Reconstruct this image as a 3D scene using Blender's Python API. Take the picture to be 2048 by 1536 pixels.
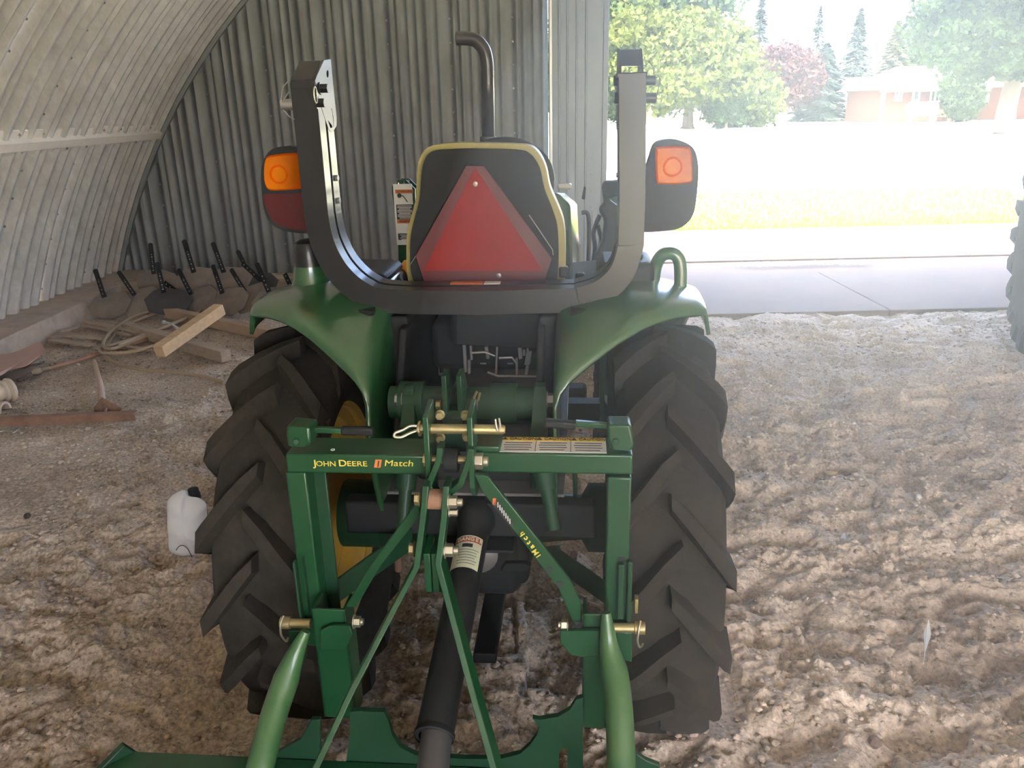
import bpy, bmesh, math, random
import numpy as np
from mathutils import Vector, Matrix
from mathutils.geometry import tessellate_polygon
R = math.radians
random.seed(7); rng = np.random.default_rng(7)
for o in list(bpy.data.objects): bpy.data.objects.remove(o)
SC = bpy.context.scene
COL = SC.collection
# ---------------------------------------------------------------- camera
F, PITCH, ROLL, CAMH = 1600.0, 19.06, 1.3, 1.7
cam = bpy.data.cameras.new('camera'); co = bpy.data.objects.new('camera', cam); COL.objects.link(co)
cam.sensor_width = 36; cam.lens = F/2048*36; cam.clip_end = 600; cam.clip_start = 0.05
CR = (Matrix.Rotation(R(90-PITCH), 4, 'X') @ Matrix.Rotation(R(-ROLL), 4, 'Z'))
co.matrix_world = Matrix.Translation((0, 0, CAMH)) @ CR
SC.camera = co
# ---------------------------------------------------------------- sky, sun, exposure
SC.view_settings.view_transform = 'Standard'; SC.view_settings.look = 'None'
SC.view_settings.gamma = 1.0; SC.view_settings.use_curve_mapping = False
SC.view_settings.exposure = 3.05
wd = bpy.data.worlds.new('sky'); SC.world = wd; wd.use_nodes = True
wn = wd.node_tree; wn.nodes.clear()
sky = wn.nodes.new('ShaderNodeTexSky'); sky.sky_type = 'NISHITA'; sky.sun_disc = False
sky.sun_elevation = R(58); sky.sun_rotation = R(200); sky.dust_density = 6; sky.air_density = .7; sky.ozone_density = .3
bg = wn.nodes.new('ShaderNodeBackground'); bg.inputs[1].default_value = 0.55
wo = wn.nodes.new('ShaderNodeOutputWorld')
wn.links.new(sky.outputs[0], bg.inputs[0]); wn.links.new(bg.outputs[0], wo.inputs[0])
sl = bpy.data.lights.new('sun', 'SUN'); sl.energy = 2.4; sl.angle = R(0.6); sl.color = (1, .96, .88)
so = bpy.data.objects.new('sun', sl); COL.objects.link(so)
so.rotation_euler = (R(29), 0, R(-14))      # shines from high behind the shed towards +Y
SC.cycles.max_bounces = 10; SC.cycles.diffuse_bounces = 7; SC.cycles.glossy_bounces = 4
SC.cycles.transmission_bounces = 6; SC.cycles.volume_bounces = 1
SC.cycles.sample_clamp_indirect = 8; SC.cycles.caustics_reflective = False; SC.cycles.caustics_refractive = False
SC.cycles.use_denoising = True
HAZE, HAZE_G, CLOUD = 0.003, 0.78, 0.12      # added haze imitating lens glare: density per metre, forward scattering
# ---------------------------------------------------------------- projection helpers: from sight lines to points in the place
C3 = CR.to_3x3(); CP = Vector((0, 0, CAMH))
def ray(px, py): return C3 @ Vector(((px-1024)/F, -(py-768)/F, -1))
def W(px, py, Y): d = ray(px, py); return CP + d*(Y/d.y)
def G(px, py, z=0.0): d = ray(px, py); return CP + d*((z-CAMH)/d.z)
YAW = R(5)
TM = Matrix.Translation((-0.085, 2.10, 0)) @ Matrix.Rotation(-YAW, 4, 'Z'); TI = TM.inverted()
def L(px, py, yl):
    o = TI @ CP; d = TI.to_3x3() @ ray(px, py); return o + d*((yl-o.y)/d.y)
def LX(px, py, xl):
    o = TI @ CP; d = TI.to_3x3() @ ray(px, py); return o + d*((xl-o.x)/d.x)
def LZ(px, py, z):
    o = TI @ CP; d = TI.to_3x3() @ ray(px, py); return o + d*((z-o.z)/d.z)
# ---------------------------------------------------------------- mesh helpers
def V(*a): return Vector(a)
def catmull(P, n=6, closed=False):
    P = [Vector(p) for p in P]; out = []; m = len(P)
    for i in range(m if closed else m-1):
        g = (lambda k: P[k % m]) if closed else (lambda k: P[max(0, min(m-1, k))])
        a, b, c, d = g(i-1), g(i), g(i+1), g(i+2)
        for k in range(n):
            t = k/n
            out.append(0.5*((2*b)+(c-a)*t+(2*a-5*b+4*c-d)*t*t+(3*b-a-3*c+d)*t**3))
    if not closed: out.append(P[-1])
    return out
class MB:
    def __init__(s): s.v = []; s.f = []
    def add(s, vs, fs):
        b = len(s.v); s.v += [Vector(v) for v in vs]; s.f += [tuple(b+i for i in f) for f in fs]; return s
    def box(s, c, size, rot=None):
        c = Vector(c); h = Vector(size)/2; vs = []
        for x in (-1, 1):
            for y in (-1, 1):
                for z in (-1, 1):
                    p = Vector((x*h.x, y*h.y, z*h.z))
                    if rot is not None: p = rot @ p
                    vs.append(c+p)
        return s.add(vs, [(0, 1, 3, 2), (4, 6, 7, 5), (0, 4, 5, 1), (2, 3, 7, 6), (0, 2, 6, 4), (1, 5, 7, 3)])
    def bar(s, a, b, w, h, up=(0, 0, 1)):
        a = Vector(a); b = Vector(b); d = (b-a); l = d.length; d.normalize()
        u = Vector(up); sd = d.cross(u)
        if sd.length < 1e-4: sd = d.cross(Vector((0, 1, 0)))
        sd.normalize(); u = sd.cross(d)
        m = Matrix((sd, d, u)).transposed()
        return s.box((a+b)/2, (w, l, h), m)
    def tube(s, P, r, n=12, cap=True, closed=False, flat=None):
        P = [Vector(p) for p in P]; m = len(P); rs = r if isinstance(r, (list, tuple)) else [r]*m
        b = len(s.v); prev = None
        for i, p in enumerate(P):
            if closed: t = P[(i+1) % m]-P[i-1]
            else: t = P[min(m-1, i+1)]-P[max(0, i-1)]
            t.normalize()
            if prev is None:
                a = Vector((0, 0, 1)) if abs(t.z) < .9 else Vector((1, 0, 0)); u = t.cross(a).normalized()
            else:
                u = (prev-t*prev.dot(t)); u = u.normalized() if u.length > 1e-6 else prev
            prev = u; w = t.cross(u)
            for k in range(n):
                an = 2*math.pi*k/n
                s.v.append(p+(u*math.cos(an)+w*math.sin(an)*(flat[i] if flat else 1))*rs[i])
        for i in range(m if closed else m-1):
            j = (i+1) % m
            for k in range(n):
                s.f.append((b+i*n+k, b+i*n+(k+1) % n, b+j*n+(k+1) % n, b+j*n+k))
        if cap and not closed:
            s.f.append(tuple(b+k for k in range(n-1, -1, -1))); s.f.append(tuple(b+(m-1)*n+k for k in range(n)))
        return s
    def cyl(s, a, b, r, n=16, r2=None): return s.tube([a, b], [r, r if r2 is None else r2], n)
    def lathe(s, prof, o, ax, n=32, closed=False):
        """prof: (radius, distance along the axis)"""
        o = Vector(o); ax = Vector(ax).normalized()
        a = Vector((0, 0, 1)) if abs(ax.z) < .9 else Vector((1, 0, 0)); u = ax.cross(a).normalized(); w = ax.cross(u)
        b = len(s.v); m = len(prof)
        for (r, h) in prof:
            for k in range(n):
                an = 2*math.pi*k/n; s.v.append(o+ax*h+(u*math.cos(an)+w*math.sin(an))*r)
        for i in range(m if closed else m-1):
            j = (i+1) % m
            for k in range(n): s.f.append((b+i*n+k, b+j*n+k, b+j*n+(k+1) % n, b+i*n+(k+1) % n))
        return s
    def prism(s, out, ext, holes=()):
        """out: loop of 3-D points in a plane; ext: thickness vector; holes: loops"""
        loops = [[Vector(p) for p in out]]+[[Vector(p) for p in h] for h in holes]
        ext = Vector(ext); tris = tessellate_polygon(loops)
        flat = [p for l in loops for p in l]; n = len(flat); b = len(s.v)
        s.v += flat+[p+ext for p in flat]
        for t in tris: s.f.append((b+t[0], b+t[1], b+t[2])); s.f.append((b+n+t[2], b+n+t[1], b+n+t[0]))
        k = 0
        for l in loops:
            m = len(l)
            for i in range(m):
                j = (i+1) % m; s.f.append((b+k+i, b+k+j, b+n+k+j, b+n+k+i))
            k += m
        return s
    def sweep(s, P, wid, y0, y1):
        """a rectangular bar along P in a y-plane: in-plane width wid, from y0 to y1"""
        P = [Vector(p) for p in P]; m = len(P); b = len(s.v)
        ws = wid if isinstance(wid, (list, tuple)) else [wid]*m
        for i, p in enumerate(P):
            t = (P[min(m-1, i+1)]-P[max(0, i-1)]); t.y = 0; t.normalize(); nn = Vector((-t.z, 0, t.x))
            for (sg, y) in ((-1, y0), (1, y0), (1, y1), (-1, y1)):
                q = p+nn*sg*ws[i]/2; q.y = y; s.v.append(q)
        for i in range(m-1):
            for k in range(4): s.f.append((b+i*4+k, b+i*4+(k+1) % 4, b+i*4+4+(k+1) % 4, b+i*4+4+k))
        s.f.append((b, b+1, b+2, b+3)); e = b+(m-1)*4; s.f.append((e+3, e+2, e+1, e))
        return s
    def build(s, name, mat, parent=None, bevel=0, smooth=False, label=None, seg=2, sub=0, ang=35):
        me = bpy.data.meshes.new(name); me.from_pydata([tuple(v) for v in s.v], [], s.f)
        bm = bmesh.new(); bm.from_mesh(me); bmesh.ops.recalc_face_normals(bm, faces=bm.faces); bm.to_mesh(me); bm.free()
        me.materials.append(mat)
        if smooth or bevel: me.shade_smooth(); me.set_sharp_from_angle(angle=R(ang))
        o = bpy.data.objects.new(name, me); COL.objects.link(o)
        if parent: o.parent = parent
        if sub: m = o.modifiers.new('s', 'SUBSURF'); m.levels = m.render_levels = sub
        if bevel:
            m = o.modifiers.new('b', 'BEVEL'); m.width = bevel; m.segments = seg; m.limit_method = 'ANGLE'; m.angle_limit = R(35); m.harden_normals = False
        if label: o['label'] = label
        return o
def raw(name, v, f, mat, parent=None, smooth=False):
    me = bpy.data.meshes.new(name); v = np.asarray(v, dtype=np.float32); f = np.asarray(f, dtype=np.int32)
    k = f.shape[1]; me.vertices.add(len(v)); me.vertices.foreach_set('co', v.ravel())
    me.loops.add(f.size); me.loops.foreach_set('vertex_index', f.ravel())
    me.polygons.add(len(f)); me.polygons.foreach_set('loop_start', np.arange(0, f.size, k, dtype=np.int32))
    me.polygons.foreach_set('loop_total', np.full(len(f), k, dtype=np.int32))
    me.update(calc_edges=True); me.validate()
    if smooth: me.shade_smooth()
    me.materials.append(mat)
    o = bpy.data.objects.new(name, me); COL.objects.link(o)
    if parent: o.parent = parent
    return o
def tag(o, label=None, cat=None, group=None, kind=None):
    if label: o['label'] = label
    if cat: o['category'] = cat
    if group: o['group'] = group
    if kind: o['kind'] = kind
    return o
def thing(name, label, cat, loc=(0, 0, 0), rz=0, group=None, mw=None):
    o = bpy.data.objects.new(name, None); COL.objects.link(o); o.empty_display_size = .1
    if mw is not None: o.matrix_world = mw
    else: o.location = loc; o.rotation_euler = (0, 0, rz)
    return tag(o, label, cat, group)
def dup(o, parent=None):
    c = o.copy(); COL.objects.link(c)
    if parent: c.parent = parent
    for ch in o.children: dup(ch, c)
    return c
def circ(c, r, u, w, n=12, sx=1): return [Vector(c)+Vector(u)*r*sx*math.cos(2*math.pi*k/n)+Vector(w)*r*math.sin(2*math.pi*k/n) for k in range(n)]
def text(name, s, size, mat, parent, mw, ext=0.0004, shear=0, sx=1.0, off=0.0):
    cu = bpy.data.curves.new(name, 'FONT'); cu.body = s; cu.size = size; cu.extrude = ext; cu.shear = shear; cu.align_x = 'CENTER'; cu.align_y = 'CENTER'; cu.offset = off
    t = bpy.data.objects.new(name, cu); COL.objects.link(t)
    dg = bpy.context.evaluated_depsgraph_get(); me = bpy.data.meshes.new_from_object(t.evaluated_get(dg))
    bpy.data.objects.remove(t)
    me.materials.clear(); me.materials.append(mat)
    o = bpy.data.objects.new(name, me); COL.objects.link(o); o.parent = parent
    o.matrix_local = mw @ Matrix.Diagonal((sx, 1, 1, 1)); return o
# ---------------------------------------------------------------- materials
MATS = {}
def mat(name, col, rough=.6, metal=0, var=0, scale=8, bump=0, bscale=40, coat=0, dust=None, dustamt=0, spec=.5, col2=None, trans=0, vec='Object', dist=(1, 1, 1)):
    m = bpy.data.materials.new(name); m.use_nodes = True; nt = m.node_tree; N = nt.nodes; K = nt.links
    b = N['Principled BSDF']; b.inputs['Roughness'].default_value = rough; b.inputs['Metallic'].default_value = metal
    b.inputs['Base Color'].default_value = (*col, 1); b.inputs['Coat Weight'].default_value = coat; b.inputs['Coat Roughness'].default_value = .12
    b.inputs['Specular IOR Level'].default_value = spec
    tc = N.new('ShaderNodeTexCoord'); mp = N.new('ShaderNodeMapping'); K.new(tc.outputs[vec], mp.inputs[0]); mp.inputs['Scale'].default_value = dist
    cur = None
    if var or col2:
        no = N.new('ShaderNodeTexNoise'); no.inputs['Scale'].default_value = scale; no.inputs['Detail'].default_value = 6; no.inputs['Roughness'].default_value = .65; K.new(mp.outputs[0], no.inputs[0])
        rp = N.new('ShaderNodeValToRGB'); rp.color_ramp.elements[0].position = .3; rp.color_ramp.elements[1].position = .7
        c2 = col2 or tuple(min(1, c*(1+var)) for c in col); c1 = col if col2 else tuple(c*(1-var) for c in col)
        rp.color_ramp.elements[0].color = (*c1, 1); rp.color_ramp.elements[1].color = (*c2, 1)
        K.new(no.outputs[0], rp.inputs[0]); cur = rp.outputs[0]
    if dust:
        n2 = N.new('ShaderNodeTexNoise'); n2.inputs['Scale'].default_value = 14; n2.inputs['Detail'].default_value = 8; n2.inputs['Roughness'].default_value = .7; K.new(mp.outputs[0], n2.inputs[0])
        mr = N.new('ShaderNodeMapRange'); mr.inputs[1].default_value = .42; mr.inputs[2].default_value = .75; mr.inputs[3].default_value = dustamt*.35; mr.inputs[4].default_value = dustamt
        K.new(n2.outputs[0], mr.inputs[0]); mx = N.new('ShaderNodeMix'); mx.data_type = 'RGBA'
        K.new(mr.outputs[0], mx.inputs[0])
        if cur: K.new(cur, mx.inputs[6])
        else: mx.inputs[6].default_value = (*col, 1)
        mx.inputs[7].default_value = (*dust, 1); cur = mx.outputs[2]
        ra = N.new('ShaderNodeMapRange'); ra.inputs[3].default_value = rough; ra.inputs[4].default_value = min(1, rough+.45); K.new(mr.outputs[0], ra.inputs[0]); K.new(ra.outputs[0], b.inputs['Roughness'])
    if cur: K.new(cur, b.inputs['Base Color'])
    if bump:
        n3 = N.new('ShaderNodeTexNoise'); n3.inputs['Scale'].default_value = bscale; n3.inputs['Detail'].default_value = 8; K.new(mp.outputs[0], n3.inputs[0])
        bu = N.new('ShaderNodeBump'); bu.inputs['Strength'].default_value = bump; bu.inputs['Distance'].default_value = .01; K.new(n3.outputs[0], bu.inputs['Height']); K.new(bu.outputs[0], b.inputs['Normal'])
    if trans:
        tr = N.new('ShaderNodeBsdfTranslucent'); mxs = N.new('ShaderNodeMixShader'); mxs.inputs[0].default_value = trans
        if cur: K.new(cur, tr.inputs[0])
        else: tr.inputs[0].default_value = (*col, 1)
        K.new(b.outputs[0], mxs.inputs[1]); K.new(tr.outputs[0], mxs.inputs[2]); K.new(mxs.outputs[0], N['Material Output'].inputs[0])
    MATS[name] = m; return m
DUST = (.30, .25, .19)
green = mat('green_paint', (.002, .048, .016), .4, spec=.3, dust=(.035, .075, .03), dustamt=.22, coat=.5)
greend = mat('green_paint_dusty', (.003, .038, .015), .5, spec=.3, dust=(.03, .05, .028), dustamt=.3, coat=.2)
greenf = mat('green_body', (.006, .065, .017), .24, dust=(.08, .13, .07), dustamt=.3, coat=.9)
yellow = mat('yellow_paint', (.62, .36, .02), .4, dust=DUST, dustamt=.5, coat=.3)
seatyel = mat('seat_vinyl', (.26, .22, .07), .45, bump=.1, bscale=200)
blackp = mat('black_paint', (.007, .008, .010), .38, coat=.25, spec=.4)
blackm = mat('black_matt', (.009, .010, .012), .65, spec=.25, dust=(.05, .05, .05), dustamt=.15)
plastic = mat('black_plastic', (.012, .013, .015), .5, spec=.3, bump=.1, bscale=300)
rubber = mat('tyre_rubber', (.010, .0095, .009), .85, spec=.25, dust=(.075, .06, .043), dustamt=.55, bump=.25, bscale=60)
zinc = mat('zinc_plated', (.42, .41, .35), .33, metal=.9, dust=(.35, .30, .18), dustamt=.5)
yzinc = mat('yellow_zinc', (.38, .33, .17), .35, metal=.8, dust=(.25, .19, .11), dustamt=.6)
steel = mat('bare_steel', (.30, .30, .31), .4, metal=.8, dust=DUST, dustamt=.4)
pipem = mat('pipe_paint', (.045, .045, .05), .35, coat=.4)
orange = mat('orange_plastic', (.85, .33, .03), .4)
amber = mat('amber_lens', (1.0, .24, .006), .15, trans=.75, var=.12, scale=30)
redr = mat('smv_red', (.19, .016, .016), .45, spec=.2, bump=.05, bscale=400)
redd = mat('smv_border', (.075, .010, .014), .4)
tail = mat('tail_lens', (.07, .006, .008), .2, coat=.4)
letter = mat('lettering_yellow', (.65, .50, .08), .5)
white = mat('white_print', (.75, .74, .70), .5)
ltyel = mat('label_yellow', (.75, .50, .05), .5)
ltor = mat('label_orange', (.60, .17, .04), .5)
lblack = mat('label_black', (.02, .02, .025), .5)
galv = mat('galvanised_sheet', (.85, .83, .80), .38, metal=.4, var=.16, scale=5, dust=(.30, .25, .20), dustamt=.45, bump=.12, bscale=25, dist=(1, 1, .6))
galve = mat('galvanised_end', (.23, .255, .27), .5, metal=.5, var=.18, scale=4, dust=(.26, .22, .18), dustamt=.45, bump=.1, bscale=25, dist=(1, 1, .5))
doorm = mat('door_steel', (.26, .29, .31), .5, metal=.3, var=.08, scale=2)
conc = mat('concrete', (.16, .108, .084), .85, var=.12, scale=3, bump=.3, bscale=60, dust=(.15, .125, .10), dustamt=.4)
curb = mat('foundation_concrete', (.47, .37, .29), .9, var=.2, scale=6, bump=.5, bscale=40)
wood = mat('sawn_wood', (.55, .36, .20), .7, col2=(.70, .48, .28), scale=3, bump=.3, bscale=18, dist=(1, 8, 8))
woodo = mat('weathered_wood', (.34, .26, .19), .8, col2=(.46, .36, .26), scale=4, bump=.4, bscale=20, dist=(1, 9, 9))
bark = mat('bark', (.055, .042, .03), .9, var=.35, scale=6, bump=.8, bscale=12, dist=(1, 1, .3))
hose_m = mat('red_rubber_hose', (.30, .13, .09), .55, dust=(.42, .30, .20), dustamt=.75)
hose_b = mat('tan_hose', (.38, .27, .17), .7, dust=(.40, .32, .22), dustamt=.5)
rust = mat('rusty_steel', (.16, .085, .055), .7, col2=(.30, .17, .11), scale=12, bump=.4, bscale=60)
share = mat('worn_steel_plate', (.15, .13, .115), .5, metal=.3, col2=(.28, .22, .17), scale=6, bump=.2, bscale=40)
cloth = mat('white_cloth', (.66, .64, .62), .85, bump=.1, bscale=30)
pink = mat('dusty_red_plastic', (.42, .22, .18), .6, dust=(.50, .40, .30), dustamt=.6)
pale = mat('dusty_cream_metal', (.55, .44, .33), .6, dust=(.45, .36, .26), dustamt=.6)
# ================================================================ THE SETTING
def fbm(x, y, sc, seed, oct=4, gain=.5):
    r = np.random.default_rng(seed); out = np.zeros_like(x); a = 1.0; tot = 0
    for o in range(oct):
        g = r.random((257, 257)); u = x*sc*2**o+31.7*o; v = y*sc*2**o+17.3*o
        i = np.floor(u).astype(int); j = np.floor(v).astype(int); fu = u-i; fv = v-j
        fu = fu*fu*(3-2*fu); fv = fv*fv*(3-2*fv); i &= 255; j &= 255
        out += a*((g[i, j]*(1-fu)+g[i+1, j]*fu)*(1-fv)+(g[i, j+1]*(1-fu)+g[i+1, j+1]*fu)*fv); tot += a; a *= gain
    return out/tot
def smooth(a, b, x): t = np.clip((x-a)/(b-a), 0, 1); return t*t*(3-2*t)
YW = 8.35                       # the end wall with the doorway
# ---- dirt floor: real relief with ruts, footprints and tyre bars
def dirt_h(x, y):
    wx = x+.10*(fbm(x, y, 3, 5, 2)-.5); wy = y+.10*(fbm(x, y, 3, 6, 2)-.5)
    rough = 1-.75*smooth(-1.4, -2.4, x)*smooth(2.6, 3.4, y)      # the packed ground by the left wall
    rough = rough*(1-.35*smooth(4.6, 5.8, y))
    h = .085*(fbm(wx, wy, 1.3, 11, 3)-.5)
    rid = 1-np.abs(2*fbm(wx*.75, wy*1.3, 3.6, 12, 4, .55)-1)
    h = h+.080*(rid-.72)
    h = h+.046*(fbm(wx, wy, 9, 13, 4, .6)-.5)
    lump = fbm(x, y, 22, 14, 3, .6); h = h+.030*np.clip(lump-.56, 0, 1)*2.2
    pit = fbm(wx, wy*1.2, 5.0, 15, 2); h = h-.085*np.clip(pit-.60, 0, 1)*2
    h = h*1.05
    sh = 1-np.abs(2*fbm(wx, wy*1.5, 9.5, 21, 4, .62)-1); h = h+.036*(sh-.75)*(.4+fbm(x, y, 1.1, 23, 2))
    ck = fbm(wx*1.1, wy*1.4, 17, 22, 3, .6); h = h-.05*np.clip(.42-ck, 0, 1)*1.3
    h = h*rough+.008*(fbm(x, y, 30, 16, 3)-.5)
    for (cx, w, x0, x1) in ((2.25, .16, 5.0, 6.3), (2.75, .14, 5.2, 6.3), (1.15, .15, 3.6, 5.6)):   # bar prints of tyres
        xx = x-cx-.05*(y-5.5); m = smooth(w, w*.7, np.abs(xx))*smooth(x0, x0+.2, y)*smooth(x1, x1-.2, y)
        ph = (y*7.5+np.abs(xx)*6) % 1.0
        h = h+m*.022*(smooth(.1, .25, ph)-smooth(.6, .75, ph)-.5)
    for (cx, cy, a, l, w) in ((.25, 1.62, .5, .16, .055), (.9, 2.15, -.6, .16, .055), (1.5, 1.9, -.9, .15, .055), (-.75, 1.35, .3, .16, .055), (2.1, 3.4, .2, .15, .05), (.15, 2.3, 0, .16, .05)):
        c, s = math.cos(a), math.sin(a); u = (x-cx)*c+(y-cy)*s; v = -(x-cx)*s+(y-cy)*c
        m = smooth(1.0, .75, (v/l)**2+(u/w)**2); h = h-m*(.02+.008*np.sign(np.sin(v*190)))
    for wxc in (-.53-.085, .53-.085):                # the tractor's wheels have pressed the ground flat
        m = smooth(.36, .2, np.abs(y-2.1))*smooth(.26, .16, np.abs(x-wxc)); h = h*(1-m)+m*.012
    h = h*smooth(-4.2, -3.6, x)
    return h-.012
xs = np.concatenate([np.arange(-4.3, -2.2, .016), np.arange(-2.2, 2.6, .0085), np.arange(2.6, 4.6, .014), np.arange(4.6, 8.4, .06)])
ys = np.concatenate([np.arange(-6, .7, .12), np.arange(.7, 2.9, .0085), np.arange(2.9, 5, .013), np.arange(5, 6.56, .020), [6.56, 6.62]])
gx, gy = np.meshgrid(xs, ys); gz = dirt_h(gx, gy); gz[-1] = -.1
nx, ny = len(xs), len(ys); idx = np.arange(nx*ny).reshape(ny, nx)
fq = np.stack([idx[:-1, :-1], idx[:-1, 1:], idx[1:, 1:], idx[1:, :-1]], -1).reshape(-1, 4)
dm = bpy.data.materials.new('dirt'); dm.use_nodes = True; nt = dm.node_tree; N = nt.nodes; K = nt.links; b = N['Principled BSDF']; b.inputs['Roughness'].default_value = .95; b.inputs['Specular IOR Level'].default_value = .15
tc = N.new('ShaderNodeTexCoord'); n1 = N.new('ShaderNodeTexNoise'); n1.inputs['Scale'].default_value = 1.6; n1.inputs['Detail'].default_value = 10; n1.inputs['Roughness'].default_value = .68
K.new(tc.outputs['Object'], n1.inputs[0]); rp = N.new('ShaderNodeValToRGB'); K.new(n1.outputs[0], rp.inputs[0])
rp.color_ramp.elements[0].position = .34; rp.color_ramp.elements[1].position = .64; rp.color_ramp.elements[0].color = (.40, .315, .24, 1); rp.color_ramp.elements[1].color = (.66, .545, .43, 1)
n2 = N.new('ShaderNodeTexNoise'); n2.inputs['Scale'].default_value = 70; n2.inputs['Detail'].default_value = 5; K.new(tc.outputs['Object'], n2.inputs[0])
mx = N.new('ShaderNodeMix'); mx.data_type = 'RGBA'; mx.blend_type = 'MULTIPLY'; mx.inputs[0].default_value = 1
r2 = N.new('ShaderNodeMapRange'); r2.inputs[1].default_value = .3; r2.inputs[2].default_value = .7; r2.inputs[3].default_value = .55; r2.inputs[4].default_value = 1.25; K.new(n2.outputs[0], r2.inputs[0])
K.new(rp.outputs[0], mx.inputs[6]); K.new(r2.outputs[0], mx.inputs[7]); K.new(mx.outputs[2], b.inputs['Base Color'])
bu = N.new('ShaderNodeBump'); bu.inputs['Strength'].default_value = .6; bu.inputs['Distance'].default_value = .011; K.new(n2.outputs[0], bu.inputs['Height'])
n4 = N.new('ShaderNodeTexNoise'); n4.inputs['Scale'].default_value = 260; n4.inputs['Detail'].default_value = 3; K.new(tc.outputs['Object'], n4.inputs[0])
b2 = N.new('ShaderNodeBump'); b2.inputs['Strength'].default_value = .4; b2.inputs['Distance'].default_value = .003; K.new(n4.outputs[0], b2.inputs['Height']); K.new(bu.outputs[0], b2.inputs['Normal']); K.new(b2.outputs[0], b.inputs['Normal'])
floor = raw('floor', np.stack([gx, gy, gz], -1).reshape(-1, 3), fq, dm, smooth=True)
tag(floor, 'churned bare dirt floor of the shed', kind='structure')
def hz(x, y): return float(dirt_h(np.array([float(x)]), np.array([float(y)]))[0])
# clods and straw lying about: nobody could count them
def blobs(n, xr, yr, smin, smax, seed):
    r = np.random.default_rng(seed); ico = np.array([(0, 0, 1), (.89, 0, .45), (.28, .85, .45), (-.72, .53, .45), (-.72, -.53, .45), (.28, -.85, .45), (0, 0, -.6)])
    fc = np.array([(0, 1, 2), (0, 2, 3), (0, 3, 4), (0, 4, 5), (0, 5, 1), (6, 2, 1), (6, 3, 2), (6, 4, 3), (6, 5, 4), (6, 1, 5)])
    x = r.uniform(*xr, n); y = r.uniform(*yr, n); z = dirt_h(x, y); s = smin*(smax/smin)**(r.random(n)**2.2)
    v = ico[None]*s[:, None, None]*(1+.45*(r.random((n, 7, 3))-.5)); v[..., 2] *= .75
    a = r.random(n)*6.28; c, q = np.cos(a)[:, None], np.sin(a)[:, None]; vx = v[..., 0]*c-v[..., 1]*q; vy = v[..., 0]*q+v[..., 1]*c
    v = np.stack([vx+x[:, None], vy+y[:, None], v[..., 2]+z[:, None]], -1).reshape(-1, 3)
    f = (fc[None]+7*np.arange(n)[:, None, None]).reshape(-1, 3); return v, f
v1, f1 = blobs(26000, (-2.2, 3.2), (1.0, 4.2), .003, .020, 1); v2, f2 = blobs(12000, (-3.6, 5.2), (3.5, 6.4), .005, .024, 2)
clod = raw('dirt_clods', np.concatenate([v1, v2]), np.concatenate([f1, f2+len(v1)]), dm, smooth=True)
tag(clod, 'loose clods of dirt strewn over the shed floor', 'dirt', kind='stuff')
def straw(n, xr, yr, l0, l1, seed, zf=None):
    r = np.random.default_rng(seed); x = r.uniform(*xr, n); y = r.uniform(*yr, n); a = r.random(n)*6.28; l = r.uniform(l0, l1, n)/2; w = r.uniform(.0008, .002, n)
    P = []
    for t in (-1, 0, 1):
        px = x+np.cos(a+.3*t*t)*l*t; py = y+np.sin(a+.3*t*t)*l*t; pz = (dirt_h(px, py) if zf is None else zf+np.zeros(n))+.003+.004*r.random(n)
        nxx, nyy = -np.sin(a)*w, np.cos(a)*w
        P += [np.stack([px-nxx, py-nyy, pz], -1), np.stack([px+nxx, py+nyy, pz+.001], -1)]
    v = np.stack(P, 1).reshape(-1, 3); q = np.array([(0, 1, 3, 2), (2, 3, 5, 4)]); f = (q[None]+6*np.arange(n)[:, None, None]).reshape(-1, 4); return v, f
strawm = mat('straw', (.50, .42, .29), .8, var=.25, scale=5)
v1, f1 = straw(650, (-3.4, 5), (1.2, 6.3), .03, .13, 3); v2, f2 = straw(500, (2.5, 3.9), (8.5, 8.75), .05, .2, 4, zf=.03)
tag(raw('straw_litter', np.concatenate([v1, v2]), np.concatenate([f1, f2+len(v1)]), strawm), 'thin stalks of straw scattered over dirt and threshold', 'straw', kind='stuff')
# ---- concrete apron: slabs with joints and two sunken door tracks
def slab(x0, x1, y0, y1, z=.0, nm='slab', p=None, m=None): 
    mb = MB(); mb.box(((x0+x1)/2, (y0+y1)/2, z-.06), (x1-x0, y1-y0, .12)); return mb.build(nm, m or conc, p, bevel=.008)
xs2 = np.arange(-4.3, .42, .03); ys2 = np.arange(6.5, 8.5, .03); g2x, g2y = np.meshgrid(xs2, ys2); g2z = dirt_h(g2x, g2y); n2x, n2y = len(xs2), len(ys2); id2 = np.arange(n2x*n2y).reshape(n2y, n2x)
fl2 = raw('floor', np.stack([g2x, g2y, g2z], -1).reshape(-1, 3), np.stack([id2[:-1, :-1], id2[:-1, 1:], id2[1:, 1:], id2[1:, :-1]], -1).reshape(-1, 4), dm, smooth=True); tag(fl2, 'packed dirt along the foot of the end wall', kind='structure')
ap = thing('floor_slab', None, None); ap['kind'] = 'structure'; ap['label'] = 'concrete threshold of joined slabs across the doorway'
xj = [.35, 3.2, 6.9, 8.3]
for a, c in zip(xj[:-1], xj[1:]): slab(a+.006, c-.006, 6.55, 8.20, .02, p=ap)
for a, c in zip([-4.0, .4, 5.2, 9.6], [.4, 5.2, 9.6, 13.5]):
    slab(a+.006, c-.006, 8.95, 11.3, .02, p=ap)
slab(.35, 10.5, 8.25, 8.90, .005, p=ap)
for y in (8.225, 8.925):
    MB().box((5.4, y, -.03), (10, .05, .06)).build('door_track', rust, ap)
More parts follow.
